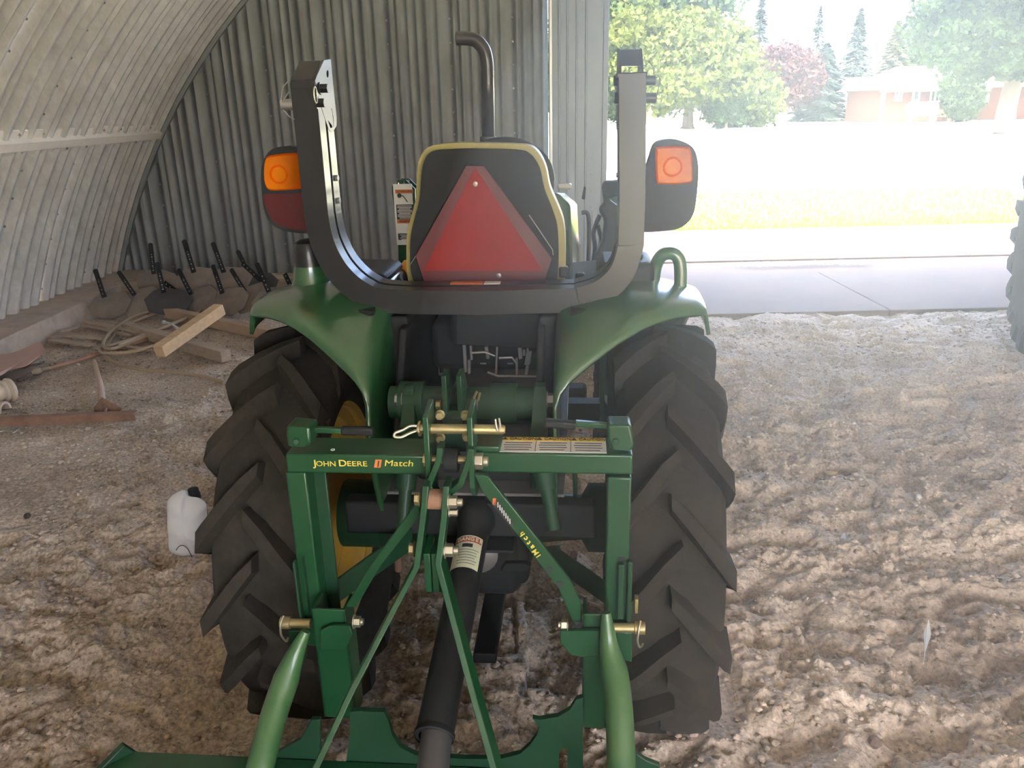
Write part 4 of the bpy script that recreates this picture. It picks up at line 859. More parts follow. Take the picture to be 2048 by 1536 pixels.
MB().tube([L(950, 812, yb), L(948, 795, yb), L(954, 783, yb)], .0035, 6).tube([L(950, 812, yb), L(957, 798, yb), L(960, 785, yb)], .003, 6).build('cotter_pin', yzinc, TR)
# lower links down to the quick hitch
for s, (pa, pb) in ((-1, ((815, 1075), (655, 1190))), (1, ((1115, 1115), (1225, 1190)))):
    a = L(pa[0], pa[1], -.35); b_ = L(pb[0], pb[1], -.60)
    MB().prism([a+V(0, 0, .03), b_+V(0, 0, .025), b_+V(0, 0, -.032), a+V(0, 0, -.035)], (.014*-s, .01, 0)).build('lower_link', greend, TR, bevel=.004)
    c_ = V(s*.17, .02, .42); MB().bar(a, c_, .016, .06).build('lower_link', greend, TR, bevel=.003)
    MB().tube([a+V(s*.04, .05, -.02), V(s*.25, -.1, .44)], .010, 8).build('stabiliser_link', rust, TR)
# ================================================================ QUICK HITCH (the frame between tractor and implement)
QH = thing('quick_hitch', 'green three-point quick-hitch frame with yellow lettering, behind the tractor', 'hitch', mw=TM)
yq = -.66
def l3(pts, y): return [L(x, y_, y) for x, y_ in pts]
zt = L(920, 907, yq).z; zb = L(920, 950, yq).z; xl0 = L(570, 925, yq).x; xr1 = L(1265, 925, yq).x; dz = .0
dT = .088
def fbox(name, px0, px1, py0, py1, y0, d, m=green, par=QH, bevel=.004):
    a = L(px0, py0, y0); b_ = L(px1, py1, y0); return MB().box(((a.x+b_.x)/2, y0+d/2, (a.z+b_.z)/2), (abs(b_.x-a.x), d, abs(a.z-b_.z))).build(name, m, par, bevel=bevel, seg=3)
fbox('top_beam', 570, 856, 908, 950, yq, dT); tb2 = fbox('top_beam', 945, 1265, 906, 950, yq, dT)
zlow = L(600, 1292, yq).z
for (pa, pb, nm, dd) in ((571, 612, 'side_post', .05), (1215, 1264, 'side_post', .05)):
    xa_, xb_ = L(pa, 950, yq).x, L(pb, 950, yq).x; MB().box(((xa_+xb_)/2, yq+dd/2, (zb+zlow)/2), (xb_-xa_, dd, zb-zlow)).build(nm, green, QH, bevel=.004, seg=3)
xa_, xb_ = L(610, 950, yq).x, L(652, 950, yq+.045).x; z2 = L(640, 1230, yq+.045).z
MB().box(((xa_+xb_)/2, yq+.048, (zb+z2)/2), (xb_-xa_, .008, zb-z2)).build('post_web', greend, QH, bevel=.002)
fbox('beam_step', 948, 1000, 892, 906, yq+.006, .070)
for px, py in ((969, 881), (964, 893)): MB().lathe([(0, .0006), (.007, .0006), (.0075, 0)], L(px, py+6, yq+.02), (0, 0, 1), 16).build('bolt_hole', lblack, QH)
# caution label on top of the right beam
zz = zt+.001; xa_ = L(1000, 895, yq+.02).x; xb_ = L(1213, 895, yq+.02).x
cl = MB().box(((xa_+xb_)/2, yq+.044, zz+.0006), (xb_-xa_, .074, .0012)).build('warning_label', white, QH)
MB().box(((xa_+xb_)/2, yq+.070, zz+.0016), (xb_-xa_-.003, .018, .0008)).build('label_band', ltyel, cl)
for k in range(3):
    xx = xa_+(xb_-xa_)*(k+.5)/3
    text('lettering', '\u25b2 CAUTION', .016, lblack, cl, Matrix.Translation((xx, yq+.070, zz+.0024)), sx=.75)
    for j in range(4): MB().box((xx-.002*(j % 2), yq+.052-.0115*j, zz+.0014), ((xb_-xa_)/3*.78-.006*(j == 3), .0026, .0005)).build('print_line', lblack, cl)
    if k: MB().box((xa_+(xb_-xa_)*k/3, yq+.044, zz+.0016), (.0012, .072, .0008)).build('label_divider', lblack, cl)
# lettering on the rear face
p = L(681, 927, yq-.0008)
ttext('J', L(630, 927, yq-.0008), .0195, letter, QH, sx=1.2, off=.0002); ttext('OHN', L(652, 928, yq-.0008), .0155, letter, QH, sx=1.15, off=0)
ttext('D', L(685, 927, yq-.0008), .0195, letter, QH, sx=1.2, off=.0002); ttext('EERE', L(714, 928, yq-.0008), .0155, letter, QH, sx=1.3, off=0)
a = L(756, 927, yq); MB().prism([a+V(-.0085, -.001, -.0085), a+V(.0045, -.001, -.0085), a+V(.0085, -.001, .0085), a+V(-.0045, -.001, .0085)], (0, .0012, 0)).build('lettering_block', ltor, QH)
ttext('i', a+V(.0, -.002, 0), .018, lblack, QH, shear=.2, off=.0006); ttext('Match', L(797, 927, yq-.0008), .0185, letter, QH, shear=.15, sx=1.3, off=0)
MB().tube(circ(L(666, 903, yq+.01)+V(0, 0, .004), .004, V(1, 0, 0), V(0, 1, 0), 10), .0006, 5, closed=True).build('scratch_mark', white, QH)
# top latches with handles
for s in (-1, 1):
    if s < 0:
        P = l3(((573, 852), (620, 856), (622, 888), (612, 895), (575, 893), (572, 870)), yq-.004); gr0, gr1 = (682, 748); bar0, bar1, yA, yB = 612, 684, 858, 861
    else:
        P = l3(((1215, 850), (1262, 850), (1269, 890), (1262, 903), (1222, 900), (1215, 880)), yq-.004); gr0, gr1 = (1088, 1152); bar0, bar1, yA, yB = 1220, 1150, 852, 846
    lt_ = MB().prism(P, (0, .05, 0)).build('latch', green, QH, bevel=.005, seg=3)
    MB().cyl(L(592 if s < 0 else 1232, 884, yq-.012), L(592 if s < 0 else 1232, 884, yq-.002), .006, 12).build('rivet', greend, lt_, bevel=.001)
    a, b_ = L(bar0, yA, yq+.03), L(bar1, yB, yq+.03); MB().bar(a, b_, .012, .012).build('latch_lever', green, lt_, bevel=.002)
    a, b_ = L(gr0, 861 if s < 0 else 845, yq+.03), L(gr1, 862 if s < 0 else 851, yq+.03); MB().bar(a, b_, .016, .018).build('hand_grip', plastic, lt_, bevel=.005, seg=3)
# centre mast: the two tall hook plates, clevis straps, bush
for (px0, px1, yo, topd) in ((850, 861, 0, 0), (937, 948, 0, 0)):
    xa_ = L(px0, 910, yq-.03).x; xb_ = L(px1, 910, yq-.03).x; zT_ = L(px0, 833, yq-.03).z; zB_ = L(px0, 1003, yq-.03).z
    MB().prism([V(xa_, yq-.035, zT_), V(xa_, yq+.035, zT_+.012), V(xa_, yq+.035, zB_), V(xa_, yq-.005, zB_), V(xa_, yq-.035, zB_+.03)], (xb_-xa_, 0, 0)).build('hook_plate', green, QH, bevel=.002)
for P in (((883, 888), (880, 915), (866, 950), (861, 965), (872, 985), (884, 1000)), ((945, 890), (940, 915), (928, 948), (922, 962), (902, 978), (896, 1000))):
    Q = l3(P, yq-.03); MB().sweep([Q[0]]+catmull(Q[1:-1], 3)+[Q[-1]], .012, yq-.05, yq-.015).build('clevis_strap', green, QH, bevel=.0015)
a = L(903, 921, yq-.01); MB().cyl(a+V(-.014, 0, 0), a+V(.014, 0, 0), .024, 20).build('bushing', blackm, QH, bevel=.002)
MB().cyl(a+V(-.055, 0, .002), a+V(.055, 0, .002), .0085, 14).build('clevis_bolt', yzinc, QH)
hexbolt(L(947, 922, yq-.01), (1, 0, 0), .017, .019, 'nut', zinc, QH, stud=.010)
hexbolt(L(853, 920, yq-.01), (-1, 0, 0), .013, .006, 'nut', yzinc, QH)
for px, py in ((880, 829), (931, 830), (881, 875), (934, 872)): hexbolt(L(px, py, yq+.03), (0, -1, 0), .008, .012, 'bolt', yzinc, QH)
MB().prism(l3(((887, 835), (926, 835), (932, 905), (880, 905)), yq+.05), (0, .02, 0)).build('mast_back_plate', greend, QH, bevel=.003)
# lower hooks with their locking levers
for s in (-1, 1):
    for px0, px1, py0, py1 in (((589, 598, 1125, 1240), (604, 618, 1120, 1230)) if s < 0 else ((1236, 1246, 1130, 1240), (1256, 1262, 1125, 1245))): fbox('hook_lever', px0, px1, py0, py1, yq-.016, .014, greend, bevel=.003)
a, b_ = L(1256, 1200, yq+.02), L(1276, 1225, yq+.02)
MB().box(L(1272, 1208, yq+.02), (.008, .02, .035)).build('wear_pad', yzinc, QH, bevel=.002)
MB().prism(l3(((1236, 1115), (1250, 1115), (1250, 1130), (1236, 1130)), yq-.002), (0, .003, 0)).build('slot', lblack, QH)
# ---- the pin through the top hooks
HP = thing('hitch_pin', 'long yellow-zinc hitch pin with a looped handle through the hook plates', 'pin', mw=TM)
yp = yq-.045+.04
a, b_ = L(835, 857, yp), L(1010, 859, yp)
sh = MB().tube([a, b_-V(.006, 0, 0), b_], [.0095, .0095, .0075], 16).cyl(L(838, 857, yp), L(842, 857, yp), .015, 16).build('shank', yzinc, HP, smooth=True)
MB().tube(catmull([L(842, 853, yp), L(822, 852, yp-.004), L(806, 860, yp-.008), L(791, 866, yp-.012), L(789, 873, yp-.014), L(803, 874, yp-.012), L(820, 866, yp-.006), L(836, 860, yp)], 6), .0030, 10).build('handle_loop', zinc, HP, smooth=True)
c_ = L(995, 852, yp-.008); MB().tube(catmull([c_+V(-.004, 0, .014), c_+V(-.002, -.003, 0), c_+V(.001, -.004, -.008), c_+V(.005, -.002, 0), c_+V(.003, 0, .016)], 4), .0022, 8).build('lynch_clip', zinc, HP, smooth=True)
# ================================================================ IMPLEMENT
IM = thing('mower_implement', 'green rear-mounted implement with A-frame bars and curved deck plates', 'implement', mw=TM)
ya = -.74
# upper pair of flat bars that bend outward and run down to the deck
def strap(name, cl, y0s, w, d, m=green, par=IM):
    """cl: px, py, local y along the strap; a flat bar w wide (x) and d deep (y)"""
    vs = []; fs = []
    for (px, py, yl) in cl:
        c_ = L(px, py, yl); vs += [c_+V(-w/2, 0, 0), c_+V(w/2, 0, 0), c_+V(w/2, d, 0), c_+V(-w/2, d, 0)]
    for i in range(len(cl)-1):
        for k in range(4): fs.append((4*i+k, 4*i+(k+1) % 4, 4*i+4+(k+1) % 4, 4*i+4+k))
    n = 4*(len(cl)-1); fs += [(0, 1, 2, 3), (n+3, n+2, n+1, n)]
    return MB().add(vs, fs).build(name, m, par, bevel=.0015)
strap('frame_strap', [(851, 973, -.735), (846, 1030, -.745), (833, 1135, -.77), (790, 1215, -.80), (700, 1390, -.88), (632, 1536, -.95), (560, 1700, -1.02)], 0, .0125, .045)
strap('frame_strap', [(892, 973, -.735), (887, 1040, -.745), (876, 1130, -.77), (905, 1240, -.81), (945, 1390, -.88), (986, 1536, -.95), (1030, 1700, -1.02)], 0, .0125, .045)
a = L(870, 998, -.715); MB().cyl(a+V(-.018, 0, 0), a+V(.018, 0, 0), .020, 20).build('bushing', rust, IM, bevel=.002)
for px in (856, 868): pass
for dx_ in (-.0125, .0025): 
    a = L(862, 1085, -.735); MB().prism([V(a.x+dx_, -.755, L(0, 1088, -.755).z), V(a.x+dx_, -.70, L(0, 1050, -.70).z), V(a.x+dx_, -.70, L(0, 1160, -.70).z), V(a.x+dx_, -.755, L(0, 1160, -.755).z)], (.0125, 0, 0)).build('link_plate', green, IM, bevel=.0015)
for (px, py, r_, st_) in ((897, 1004, .0125, .010), (890, 1100, .0135, .010), (898, 1025, .007, .0)): hexbolt(L(px, py, -.735), (1, 0, 0), r_, .017, 'nut', zinc, IM, stud=st_)
for (px, py) in ((840, 998), (829, 1098)): hexbolt(L(px, py, -.735), (-1, 0, 0), .0125, .010, 'bolt_head', yzinc, IM)
# diagonal braces from the mast to the lower brackets
Q = [L(838, 1000, -.70), L(838, 1024, -.70), L(720, 1215, -.70), L(668, 1215, -.70)]
MB().prism([L(837, 1000, -.705), L(842, 1030, -.705), L(762, 1130, -.705), L(712, 1215, -.705), L(690, 1215, -.705), L(745, 1125, -.705)], (0, .008, 0)).build('brace', green, IM, bevel=.002)
br = MB().prism([L(948, 948, -.70), L(975, 952, -.70), L(1060, 1058, -.70), L(1140, 1160, -.70), L(1163, 1210, -.70), L(1163, 1245, -.70), L(1145, 1245, -.70), L(1118, 1180, -.70), L(1050, 1090, -.70), L(965, 985, -.70)], (0, .010, 0)).build('brace', green, IM, bevel=.002)
for px, py in ((1098, 1140), (1120, 1168)): MB().lathe([(0, .0008), (.0065, .0008), (.007, 0)], L(px, py, -.7005), (0, -1, 0), 14).build('bolt_hole', lblack, br)
def on_brace(px, py): return L(px, py, -.7015)
MB().prism([on_brace(986, 998), on_brace(994, 998), on_brace(1028, 1048), on_brace(1023, 1057), on_brace(985, 1010)], (0, .001, 0)).build('warning_label', lblack, br)
MB().prism([on_brace(985.5, 997), on_brace(992, 997), on_brace(994, 1012), on_brace(985, 1009)], (0, .0008, 0)).build('label_band', ltor, br)
for k in range(7): 
    t = k/6; a = on_brace(996+24*t, 1009+33*t); MB().box(a+V(0, -.0012, 0), (.0016, .001, .011)).build('print_line', white, br)
for s_, px, py in (('i', 1077, 1112), ('M', 1071, 1104), ('a', 1064, 1094), ('t', 1057, 1086), ('c', 1051, 1077), ('h', 1044, 1068)):
    text('lettering', s_, .0155, letter, br, Matrix.Translation(L(px, py, -.7025)) @ Matrix.Rotation(R(180+52), 4, 'Y') @ RXm, off=.0004, sx=-1 if False else 1)
# lower brackets: channel boxes with uprights that carry the deck
def channel(px0, px1, py0, s):
    y0 = -.72; a = L(px0, py0, y0); b_ = L(px1, py0, y0); zb_ = .46; w_ = b_.x-a.x; t_ = .007
    mb = MB(); mb.box((a.x+t_/2, y0+.03, (a.z+zb_)/2), (t_, .06, a.z-zb_)); mb.box((b_.x-t_/2, y0+.03, (a.z+zb_)/2), (t_, .06, a.z-zb_)); mb.box((a.x+w_/2, y0+.0035, (a.z+zb_)/2), (w_, t_, a.z-zb_))
    return mb.build('upright', green, IM, bevel=.002), a, b_
for s in (-1, 1):
    px0, px1, py0 = (622, 690, 1218) if s < 0 else (1166, 1218, 1228)
    ch, a, b_ = channel(px0, px1, py0, s)
    # side gusset plate
    P = [(662, 1252), (700, 1252), (706, 1270), (690, 1300), (640, 1300), (640, 1262)] if s < 0 else [(1120, 1262), (1120, 1285), (1140, 1310), (1170, 1315), (1215, 1310), (1215, 1262)]
    MB().prism([L(x, y, -.735) for x, y in P], (0, .01, 0)).build('gusset', green, IM, bevel=.002)
    q = L(708, 1243, -.72) if s < 0 else L(1136, 1250, -.72); hexbolt(q, (1 if s < 0 else -1, 0, 0), .012, .014, 'nut', zinc, IM, stud=.006)
    # tail lug beside the tyre and the lower hitch pin
    P = [(577, 1262), (606, 1262), (606, 1330), (582, 1325)] if s < 0 else [(1232, 1265), (1264, 1265), (1264, 1325), (1236, 1318)]
    MB().prism([L(x, y, -.69) for x, y in P], (0, .03, 0)).build('side_lug', green, IM, bevel=.002)
    q0, q1 = (L(562, 1245, -.68), L(622, 1247, -.68)) if s < 0 else (L(1218, 1255, -.68), L(1290, 1256, -.68))
    e = q0 if s < 0 else q1; i_ = V(1, 0, 0)*(-s)
    pn = MB().cyl(q0, q1, .0105, 16).cyl(e, e+i_*.022, .0135, 16).build('lower_pin', yzinc, IM, bevel=.001)
    c_ = e+i_*.010; MB().tube(catmull([c_+V(0, -.004, .020), c_+V(-.004, -.016, .006), c_+V(-.006, -.016, -.02), c_+V(0, -.010, -.04), c_+V(.006, -.012, -.030)], 5), .0024, 8).build('lynch_clip', zinc, pn, smooth=True)
# the two curved tubes, flattened where they bolt on
for s in (-1, 1):
    K = [(612, 1262, -.745), (590, 1310, -.76), (568, 1370, -.79), (545, 1440, -.84), (520, 1536, -.91), (480, 1700, -1.0)] if s < 0 else [(1212, 1225, -.735), (1218, 1290, -.75), (1230, 1350, -.78), (1238, 1420, -.83), (1243, 1536, -.90), (1246, 1700, -1.0)]
    P = catmull([L(*k) for k in K], 5); n = len(P); R_ = [.009+.018*min(1, i/(n*.35)) for i in range(n)]
    MB().tube(P, R_, 18).build('brace_tube', mat('green_tube', (.012, .085, .025), .38, coat=.4, dust=(.12, .17, .06), dustamt=.45) if s < 0 else MATS['green_tube'], IM, smooth=True)
# scalloped deck plates and the deck edge along the bottom of the view
yd = -.78
def ground_plate(name, pts, y, th=.012, m=greend): return MB().prism([L(x, y_, y) for x, y_ in pts], (0, th, 0)).build(name, m, IM, bevel=.002)
ground_plate('deck_plate', [(700, 1424), (718, 1422), (745, 1424), (768, 1424), (776, 1440), (784, 1470), (800, 1495), (830, 1510), (860, 1514), (900, 1516), (930, 1518), (930, 1620), (640, 1620), (650, 1536), (690, 1536), (700, 1470)], yd)
ground_plate('deck_plate', [(1065, 1437), (1078, 1440), (1115, 1434), (1140, 1420), (1152, 1400), (1166, 1395), (1166, 1620), (1135, 1620), (1135, 1500), (1125, 1496), (1118, 1508), (1118, 1620), (930, 1620), (930, 1518), (1000, 1518), (1040, 1508), (1060, 1490), (1074, 1470), (1078, 1455)][::-1], yd)
ground_plate('deck_plate', [(622, 1440), (600, 1480), (560, 1502), (540, 1512), (540, 1620), (640, 1620), (640, 1440)], yd)
ground_plate('deck_plate', [(1250, 1475), (1262, 1500), (1290, 1520), (1320, 1532), (1320, 1620), (1240, 1620), (1240, 1475)], yd)
z_ = L(500, 1512, yd).z
MB().box(((L(240, 1510, yd).x+.45)/2, yd-.30, z_-.01), (.45-L(240, 1510, yd).x, .60, .02)).build('deck_top', green, IM, bevel=.004)
MB().bar(L(262, 1497, yd), L(200, 1560, yd-.05), .016, .05).build('deck_end_rib', greend, IM, bevel=.002)
xa_ = L(240, 1510, yd).x
MB().box(((xa_+.45)/2, yd-.005, z_-.16), (.45-xa_, .012, .30)).build('deck_skirt', greend, IM, bevel=.002)
MB().box((xa_+.006, yd-.30, z_-.16), (.012, .6, .30)).box((.44, yd-.30, z_-.16), (.012, .6, .30)).build('deck_skirt', greend, IM, bevel=.002)
for s, x_ in ((-1, xa_+.03), (1, .42)): MB().box((x_, yd-.3, .07), (.02, .65, .15)).build('deck_skid', blackm, IM, bevel=.004)
# ================================================================ DRIVE SHAFT
DS = thing('drive_shaft', 'black drive shaft with tubular plastic guard and danger label', 'drive shaft', mw=TM)
A = L(958, 1010, -.30); B = L(868, 1475, -.88); Cc = L(855, 1600, -.99)
ax_ = (B-A).normalized()
MB().lathe([(.030, 0), (.045, .02), (.048, .06), (.041, .085), (.037, .11), (.037, .30), (.037, (B-A).length), (.030, (B-A).length)], A, ax_, 28).build('outer_guard', plastic, DS, smooth=True)
MB().lathe([(.030, 0), (.030, (Cc-B).length+.1), (.0, (Cc-B).length+.1)], B-ax_*.05, (Cc-B), 28).build('inner_guard', mat('grey_plastic', (.05, .048, .05), .5), DS, smooth=True)
MB().lathe([(.0375, 0), (.0395, .004), (.0395, .012), (.0375, .014)], B-ax_*.012, ax_, 28).build('guard_collar', blackm, DS, smooth=True)
# wrapped danger label
lc = L(937, 1100, -.45); t0 = (lc-A).dot(ax_); up = (V(0, -1, .55)-ax_*V(0, -1, .55).dot(ax_)).normalized(); sd = ax_.cross(up)
def wrap(r, t0_, t1_, a0, a1, m, nm, par, n=10):
    vs = []; 
    for t in (t0_, t1_):
        for k in range(n+1):
            a_ = R(a0+(a1-a0)*k/n); vs.append(A+ax_*t+(up*math.cos(a_)+sd*math.sin(a_))*r)
    return MB().add(vs, [(k, k+1, n+2+k, n+1+k) for k in range(n)]).build(nm, m, par, smooth=True)
sgn = 1 if sd.x > 0 else -1
tl0 = (L(935, 1105, -.42)-A).dot(ax_); tl1 = (L(918, 1160, -.50)-A).dot(ax_)
cream = mat('label_cream', (.52, .53, .38), .5)
wl2 = wrap(.0386, tl0, tl0+.095, -50*1, 62, cream, 'danger_label', DS)
wrap(.0390, tl0+.004, tl0+.020, -46, 58, mat('label_red', (.35, .05, .03), .5), 'label_band', wl2)
for k, (wd_) in enumerate((40, 34, 36, 30, 38, 34)): wrap(.0390, tl0+.042+.008*k, tl0+.0435+.008*k, -wd_, wd_*.9, lblack, 'print_line', wl2)
wrap(.0390, tl0+.025, tl0+.036, -15, 22, lblack, 'pictogram', wl2)
for k, ch_ in enumerate('DANGER'):
    a_ = R((-38+k*16)*sgn); pos = A+ax_*(tl0+.012)+(up*math.cos(a_)+sd*math.sin(a_))*.0396; nrm = up*math.cos(a_)+sd*math.sin(a_); yy = -ax_; xx_ = yy.cross(nrm)
    M_ = Matrix((xx_, yy, nrm)).transposed().to_4x4(); M_.translation = pos; text('lettering', ch_, .014, cream, wl2, M_, off=.0004)
# ================================================================ THINGS LYING ON THE LEFT
def on(px, py, z=0.0): p = G(px, py, z); return p
# timbers
def timber(p0, p1, z0, z1, s, label, m=wood, w=None, group=None, nm='timber'):
    a = G(*p0, z0); b_ = G(*p1, z1); c_ = (a+b_)/2; t = MB().bar(a, b_, w or s, s).build(nm, m, None, bevel=.004)
    return tag(t, label, 'timber', group)
timber((318, 703), (440, 618), .13, .28, .085, 'fresh-sawn timber lying slanted on top of the hose and darker timbers')
timber((452, 712), (255, 655), .045, .045, .085, 'knotty pale timber lying flat beneath the slanted fresh-sawn one', woodo)
timber((560, 672), (335, 625), .045, .045, .085, 'long timber lying flat nearest the tractor tyre', mat('brown_timber', (.40, .27, .17), .75, col2=(.50, .36, .23), scale=3, bump=.3, bscale=18))
timber((700, 585), (545, 562), .05, .05, .10, 'squared beam on the floor along the end wall behind the fender', mat('yellow_timber', (.52, .38, .20), .7, var=.15, scale=5), w=.12)
timber((640, 600), (590, 597), .03, .03, .07, 'short block of wood half hidden behind the left fender', woodo, w=.2)
# broken slats beside the kerb
sl_ = [((103, 680), (185, 690), .03, 'bent lowest slat of the broken boards by the kerb'), ((112, 668), (205, 676), .05, 'splintered slat lying on the lowest broken board'), ((175, 688), (192, 675), .02, 'short offcut poking out below the broken boards'),
       ((165, 648), (262, 672), .03, 'long thin slat in front of the disc plates'), ((172, 643), (275, 664), .05, 'middle thin slat before the disc plates'), ((198, 640), (285, 657), .05, 'rear thin slat touching the disc plates'), ((230, 690), (300, 700), .02, 'flat splinter partly under the hose coil'), ((118, 662), (150, 656), .07, 'stub of board jutting over the kerb foot')]
for i, (a, b_, z, lab) in enumerate(sl_):
    p, q = G(*a, z), G(*b_, z*.6+.01); tag(MB().bar(p, q, .075 if i < 2 else .045, .014).build('wood_slat', woodo, None, bevel=.002), lab, 'board', 'broken wooden slats by the kerb')
# hose coil
HS = [(448, 765), (400, 752), (350, 745), (290, 740), (240, 730), (215, 716), (208, 700), (215, 688), (235, 665), (265, 645), (310, 628), (350, 618), (395, 612), (405, 616), (395, 626), (360, 640), (320, 660), (270, 676), (225, 690), (203, 696), (200, 703), (215, 706), (260, 704), (310, 690), (345, 670), (320, 664), (260, 685), (222, 698), (206, 688), (225, 660), (270, 632), (330, 618), (385, 614), (400, 622), (340, 650), (290, 668), (240, 690)]
zs_ = [.02+.012*(i//9) for i in range(len(HS))]
P = catmull([G(x, y, z) for (x, y), z in zip(HS, zs_)], 6)
for i, p in enumerate(P): p.z = max(p.z, hz(p.x, p.y)+.012)
hcoil = MB().tube(P, .0125, 10).build('hose', hose_b, None, smooth=True); tag(hcoil, 'coiled tan rubber hose looping under the slanted timber', 'hose')
P = catmull([G(x, y, .02) for x, y in ((92, 738), (130, 728), (175, 715), (215, 700), (260, 690), (300, 676), (350, 660))], 6)
for p in P: p.z = max(p.z, hz(p.x, p.y)+.013)
tag(MB().tube(P, .0135, 10).build('hose', hose_m, None, smooth=True), 'straight dusty red hose running to the machine part by the kerb', 'hose')
P = catmull([G(x, y, .05) for x, y in ((330, 645), (338, 647), (348, 652), (356, 658))], 4); tag(MB().tube(P, .012, 8).lathe([(0, 0), (.016, .004), (.016, .03), (0, .034)], P[0], (P[0]-P[1]), 10).build('white_pipe', cloth, None, smooth=True), 'short white plastic spout lying behind the slanted timber', 'pipe')
# hoe: wooden handle and steel blade
hb = G(188, 722, .03); he = G(205, 812, .035); HO = thing('hoe', 'old hoe with pale wooden handle and rusty square blade', 'hoe', (he.x, he.y, 0))
o0 = V(he.x, he.y, 0); P = [hb-o0, (hb*.5+he*.5)-o0+V(.008, 0, 0), he-o0]; P = [hb-o0]+[(hb*(1-t)+he*t)-o0+V(.010*math.sin(t*3), 0, 0) for t in (.25, .5, .75)]+[he-o0]
MB().tube(P, [.014, .016, .019, .021, .021], 12).build('handle', mat('worn_handle', (.52, .38, .28), .65, var=.12, scale=6), HO, smooth=True)
Yh = G(210, 838, 0).y+.03; b_ = [W(203, 795, Yh+.06), W(244, 818, Yh+.02), W(231, 836, Yh), W(190, 836, Yh), W(187, 816, Yh+.03)]
MB().prism([q-o0 for q in b_], (0, .004, .002)).build('blade', rust, HO, bevel=.001)
MB().tube([G(205, 808, .06)-o0, G(212, 818, .06)-o0, G(208, 834, .03)-o0], .009, 8).build('blade_neck', rust, HO, smooth=True)
# steel angle bar
a, b_ = G(-60, 853, .02), G(270, 838, .02); d = (b_-a); d.z = 0; d.normalize(); n_ = V(-d.y, d.x, 0)
AB = MB().prism([a, a+n_*.05+V(0, 0, .0), a+n_*.05+V(0, 0, .005), a+n_*.005+V(0, 0, .005), a+n_*.005+V(0, 0, -.0)+V(0, 0, 0)], (b_-a))
AB = MB(); up = V(0, 0, 1)
prf = [V(0, 0, 0)-up*.012, V(0, 0, 0)+up*.038, n_*.048+up*.038, n_*.048+up*.033, n_*.005+up*.033, n_*.005-up*.012]
AB.prism([a+q for q in prf], (b_-a)); tag(AB.build('angle_bar', rust, None), 'long rusty steel angle bar on the dirt below the hoe', 'bar')
# dusty machine parts at the edge of the frame
MP = thing('machine_part', 'dusty reddish moulded machine part with brass fittings against the kerb', 'machine part', tuple(G(30, 745, 0))); o0 = G(30, 745, 0)
P = catmull([G(x, y, .12)-o0 for x, y in ((-50, 735), (0, 724), (30, 712), (52, 702), (62, 708), (66, 722), (50, 733), (20, 740), (0, 752), (-50, 772))], 5, closed=True)
MB().prism([p for p in P], (0, .16, .02)).build('shell', pink, MP, bevel=.02, seg=3)
MB().prism([G(x, y, .06)-o0 for x, y in ((-50, 775), (0, 756), (40, 735), (58, 733), (62, 742), (40, 755), (0, 772), (-50, 795))], (0, .14, .0)).build('lower_shell', pale, MP, bevel=.015)
for (px, py, r_) in ((62, 716, .022), (70, 728, .028), (78, 735, .020), (74, 742, .024), (90, 737, .014)): MB().lathe([(0, -.03), (r_*.8, -.03), (r_, -.015), (r_, .015), (r_*.7, .03), (0, .03)], G(px, py, .05)-o0, (1, .4, .1), 10).build('fitting', mat('dusty_brass%d' % r_, (.30, .25, .18), .6, dust=DUST, dustamt=.6), MP, smooth=True)
PB = thing('pipe_drum', 'cream cylindrical drum with ring grooves at the left edge of the view', 'drum', tuple(G(0, 795, 0))); o0 = G(0, 795, 0)
a = G(26, 778, .07)-o0; dr = (G(-60, 800, .08)-G(26, 778, .07)).normalized()
MB().lathe([(0, 0), (.055, 0), (.075, .012), (.078, .03), (.066, .036), (.066, .05), (.074, .056), (.074, .07), (.066, .076), (.062, .40), (0, .40)], a, dr, 24).build('drum', pale, PB, smooth=True)
PG = thing('half_pipe', 'short cream half-round pipe lying below the drum at left', 'pipe', tuple(G(0, 825, 0))); o0 = G(0, 825, 0)
a = G(12, 822, .0)-o0; vs = []; fs = []
for (r_, y_) in ((.06, 0), (.045, 0), (.045, 1), (.06, 1)):
    for k in range(11): t = math.pi*k/10; vs.append(a+V(0, .06, 0)*math.cos(t)*(r_/.06)+V(0, 0, 1)*math.sin(t)*r_+V(-.32, -.03, 0)*y_)
for i in range(4):
    for k in range(10): fs.append((i*11+k, i*11+k+1, ((i+1) % 4)*11+k+1, ((i+1) % 4)*11+k))
MB().add(vs, fs).build('shell', pale, PG, smooth=True)
P = catmull([G(x, y, .012) for x, y in ((-20, 868), (10, 862), (25, 866), (38, 858), (42, 866))], 5); tag(MB().tube(P, .005, 8).build('wire', zinc, None, smooth=True), 'short curl of pale wire by the left end of the angle bar', 'wire')
# white cloth bag by the left rear tyre
bp_ = [(352, 986), (368, 980), (376, 992), (392, 995), (408, 1004), (413, 1015), (413, 1040), (416, 1068), (408, 1085), (399, 1092), (401, 1112), (388, 1112), (372, 1114), (345, 1104), (338, 1085), (336, 1050), (334, 1010), (340, 995)]
c_ = G(375, 1108, .0); Yb = c_.y; P = catmull([W(x, y, Yb+.02) for x, y in bp_], 3, closed=True); n = len(P); cc = sum(P, V(0, 0, 0))/n; vs = []; fs = []
rows = 7
for s in (-1, 1):
    for r_ in range(rows):
        k = 1-r_/rows
        for i, p in enumerate(P):
            q = cc+(p-cc)*k; f_ = math.sqrt(max(0, 1-k*k)); q = q+V(0, s*.065*f_+.008*math.sin(q.z*60+q.x*25)*f_, 0); vs.append(q-V(c_.x, c_.y, 0))
    vs.append(cc+V(0, s*.062, 0)-V(c_.x, c_.y, 0))
st_ = rows*n+1
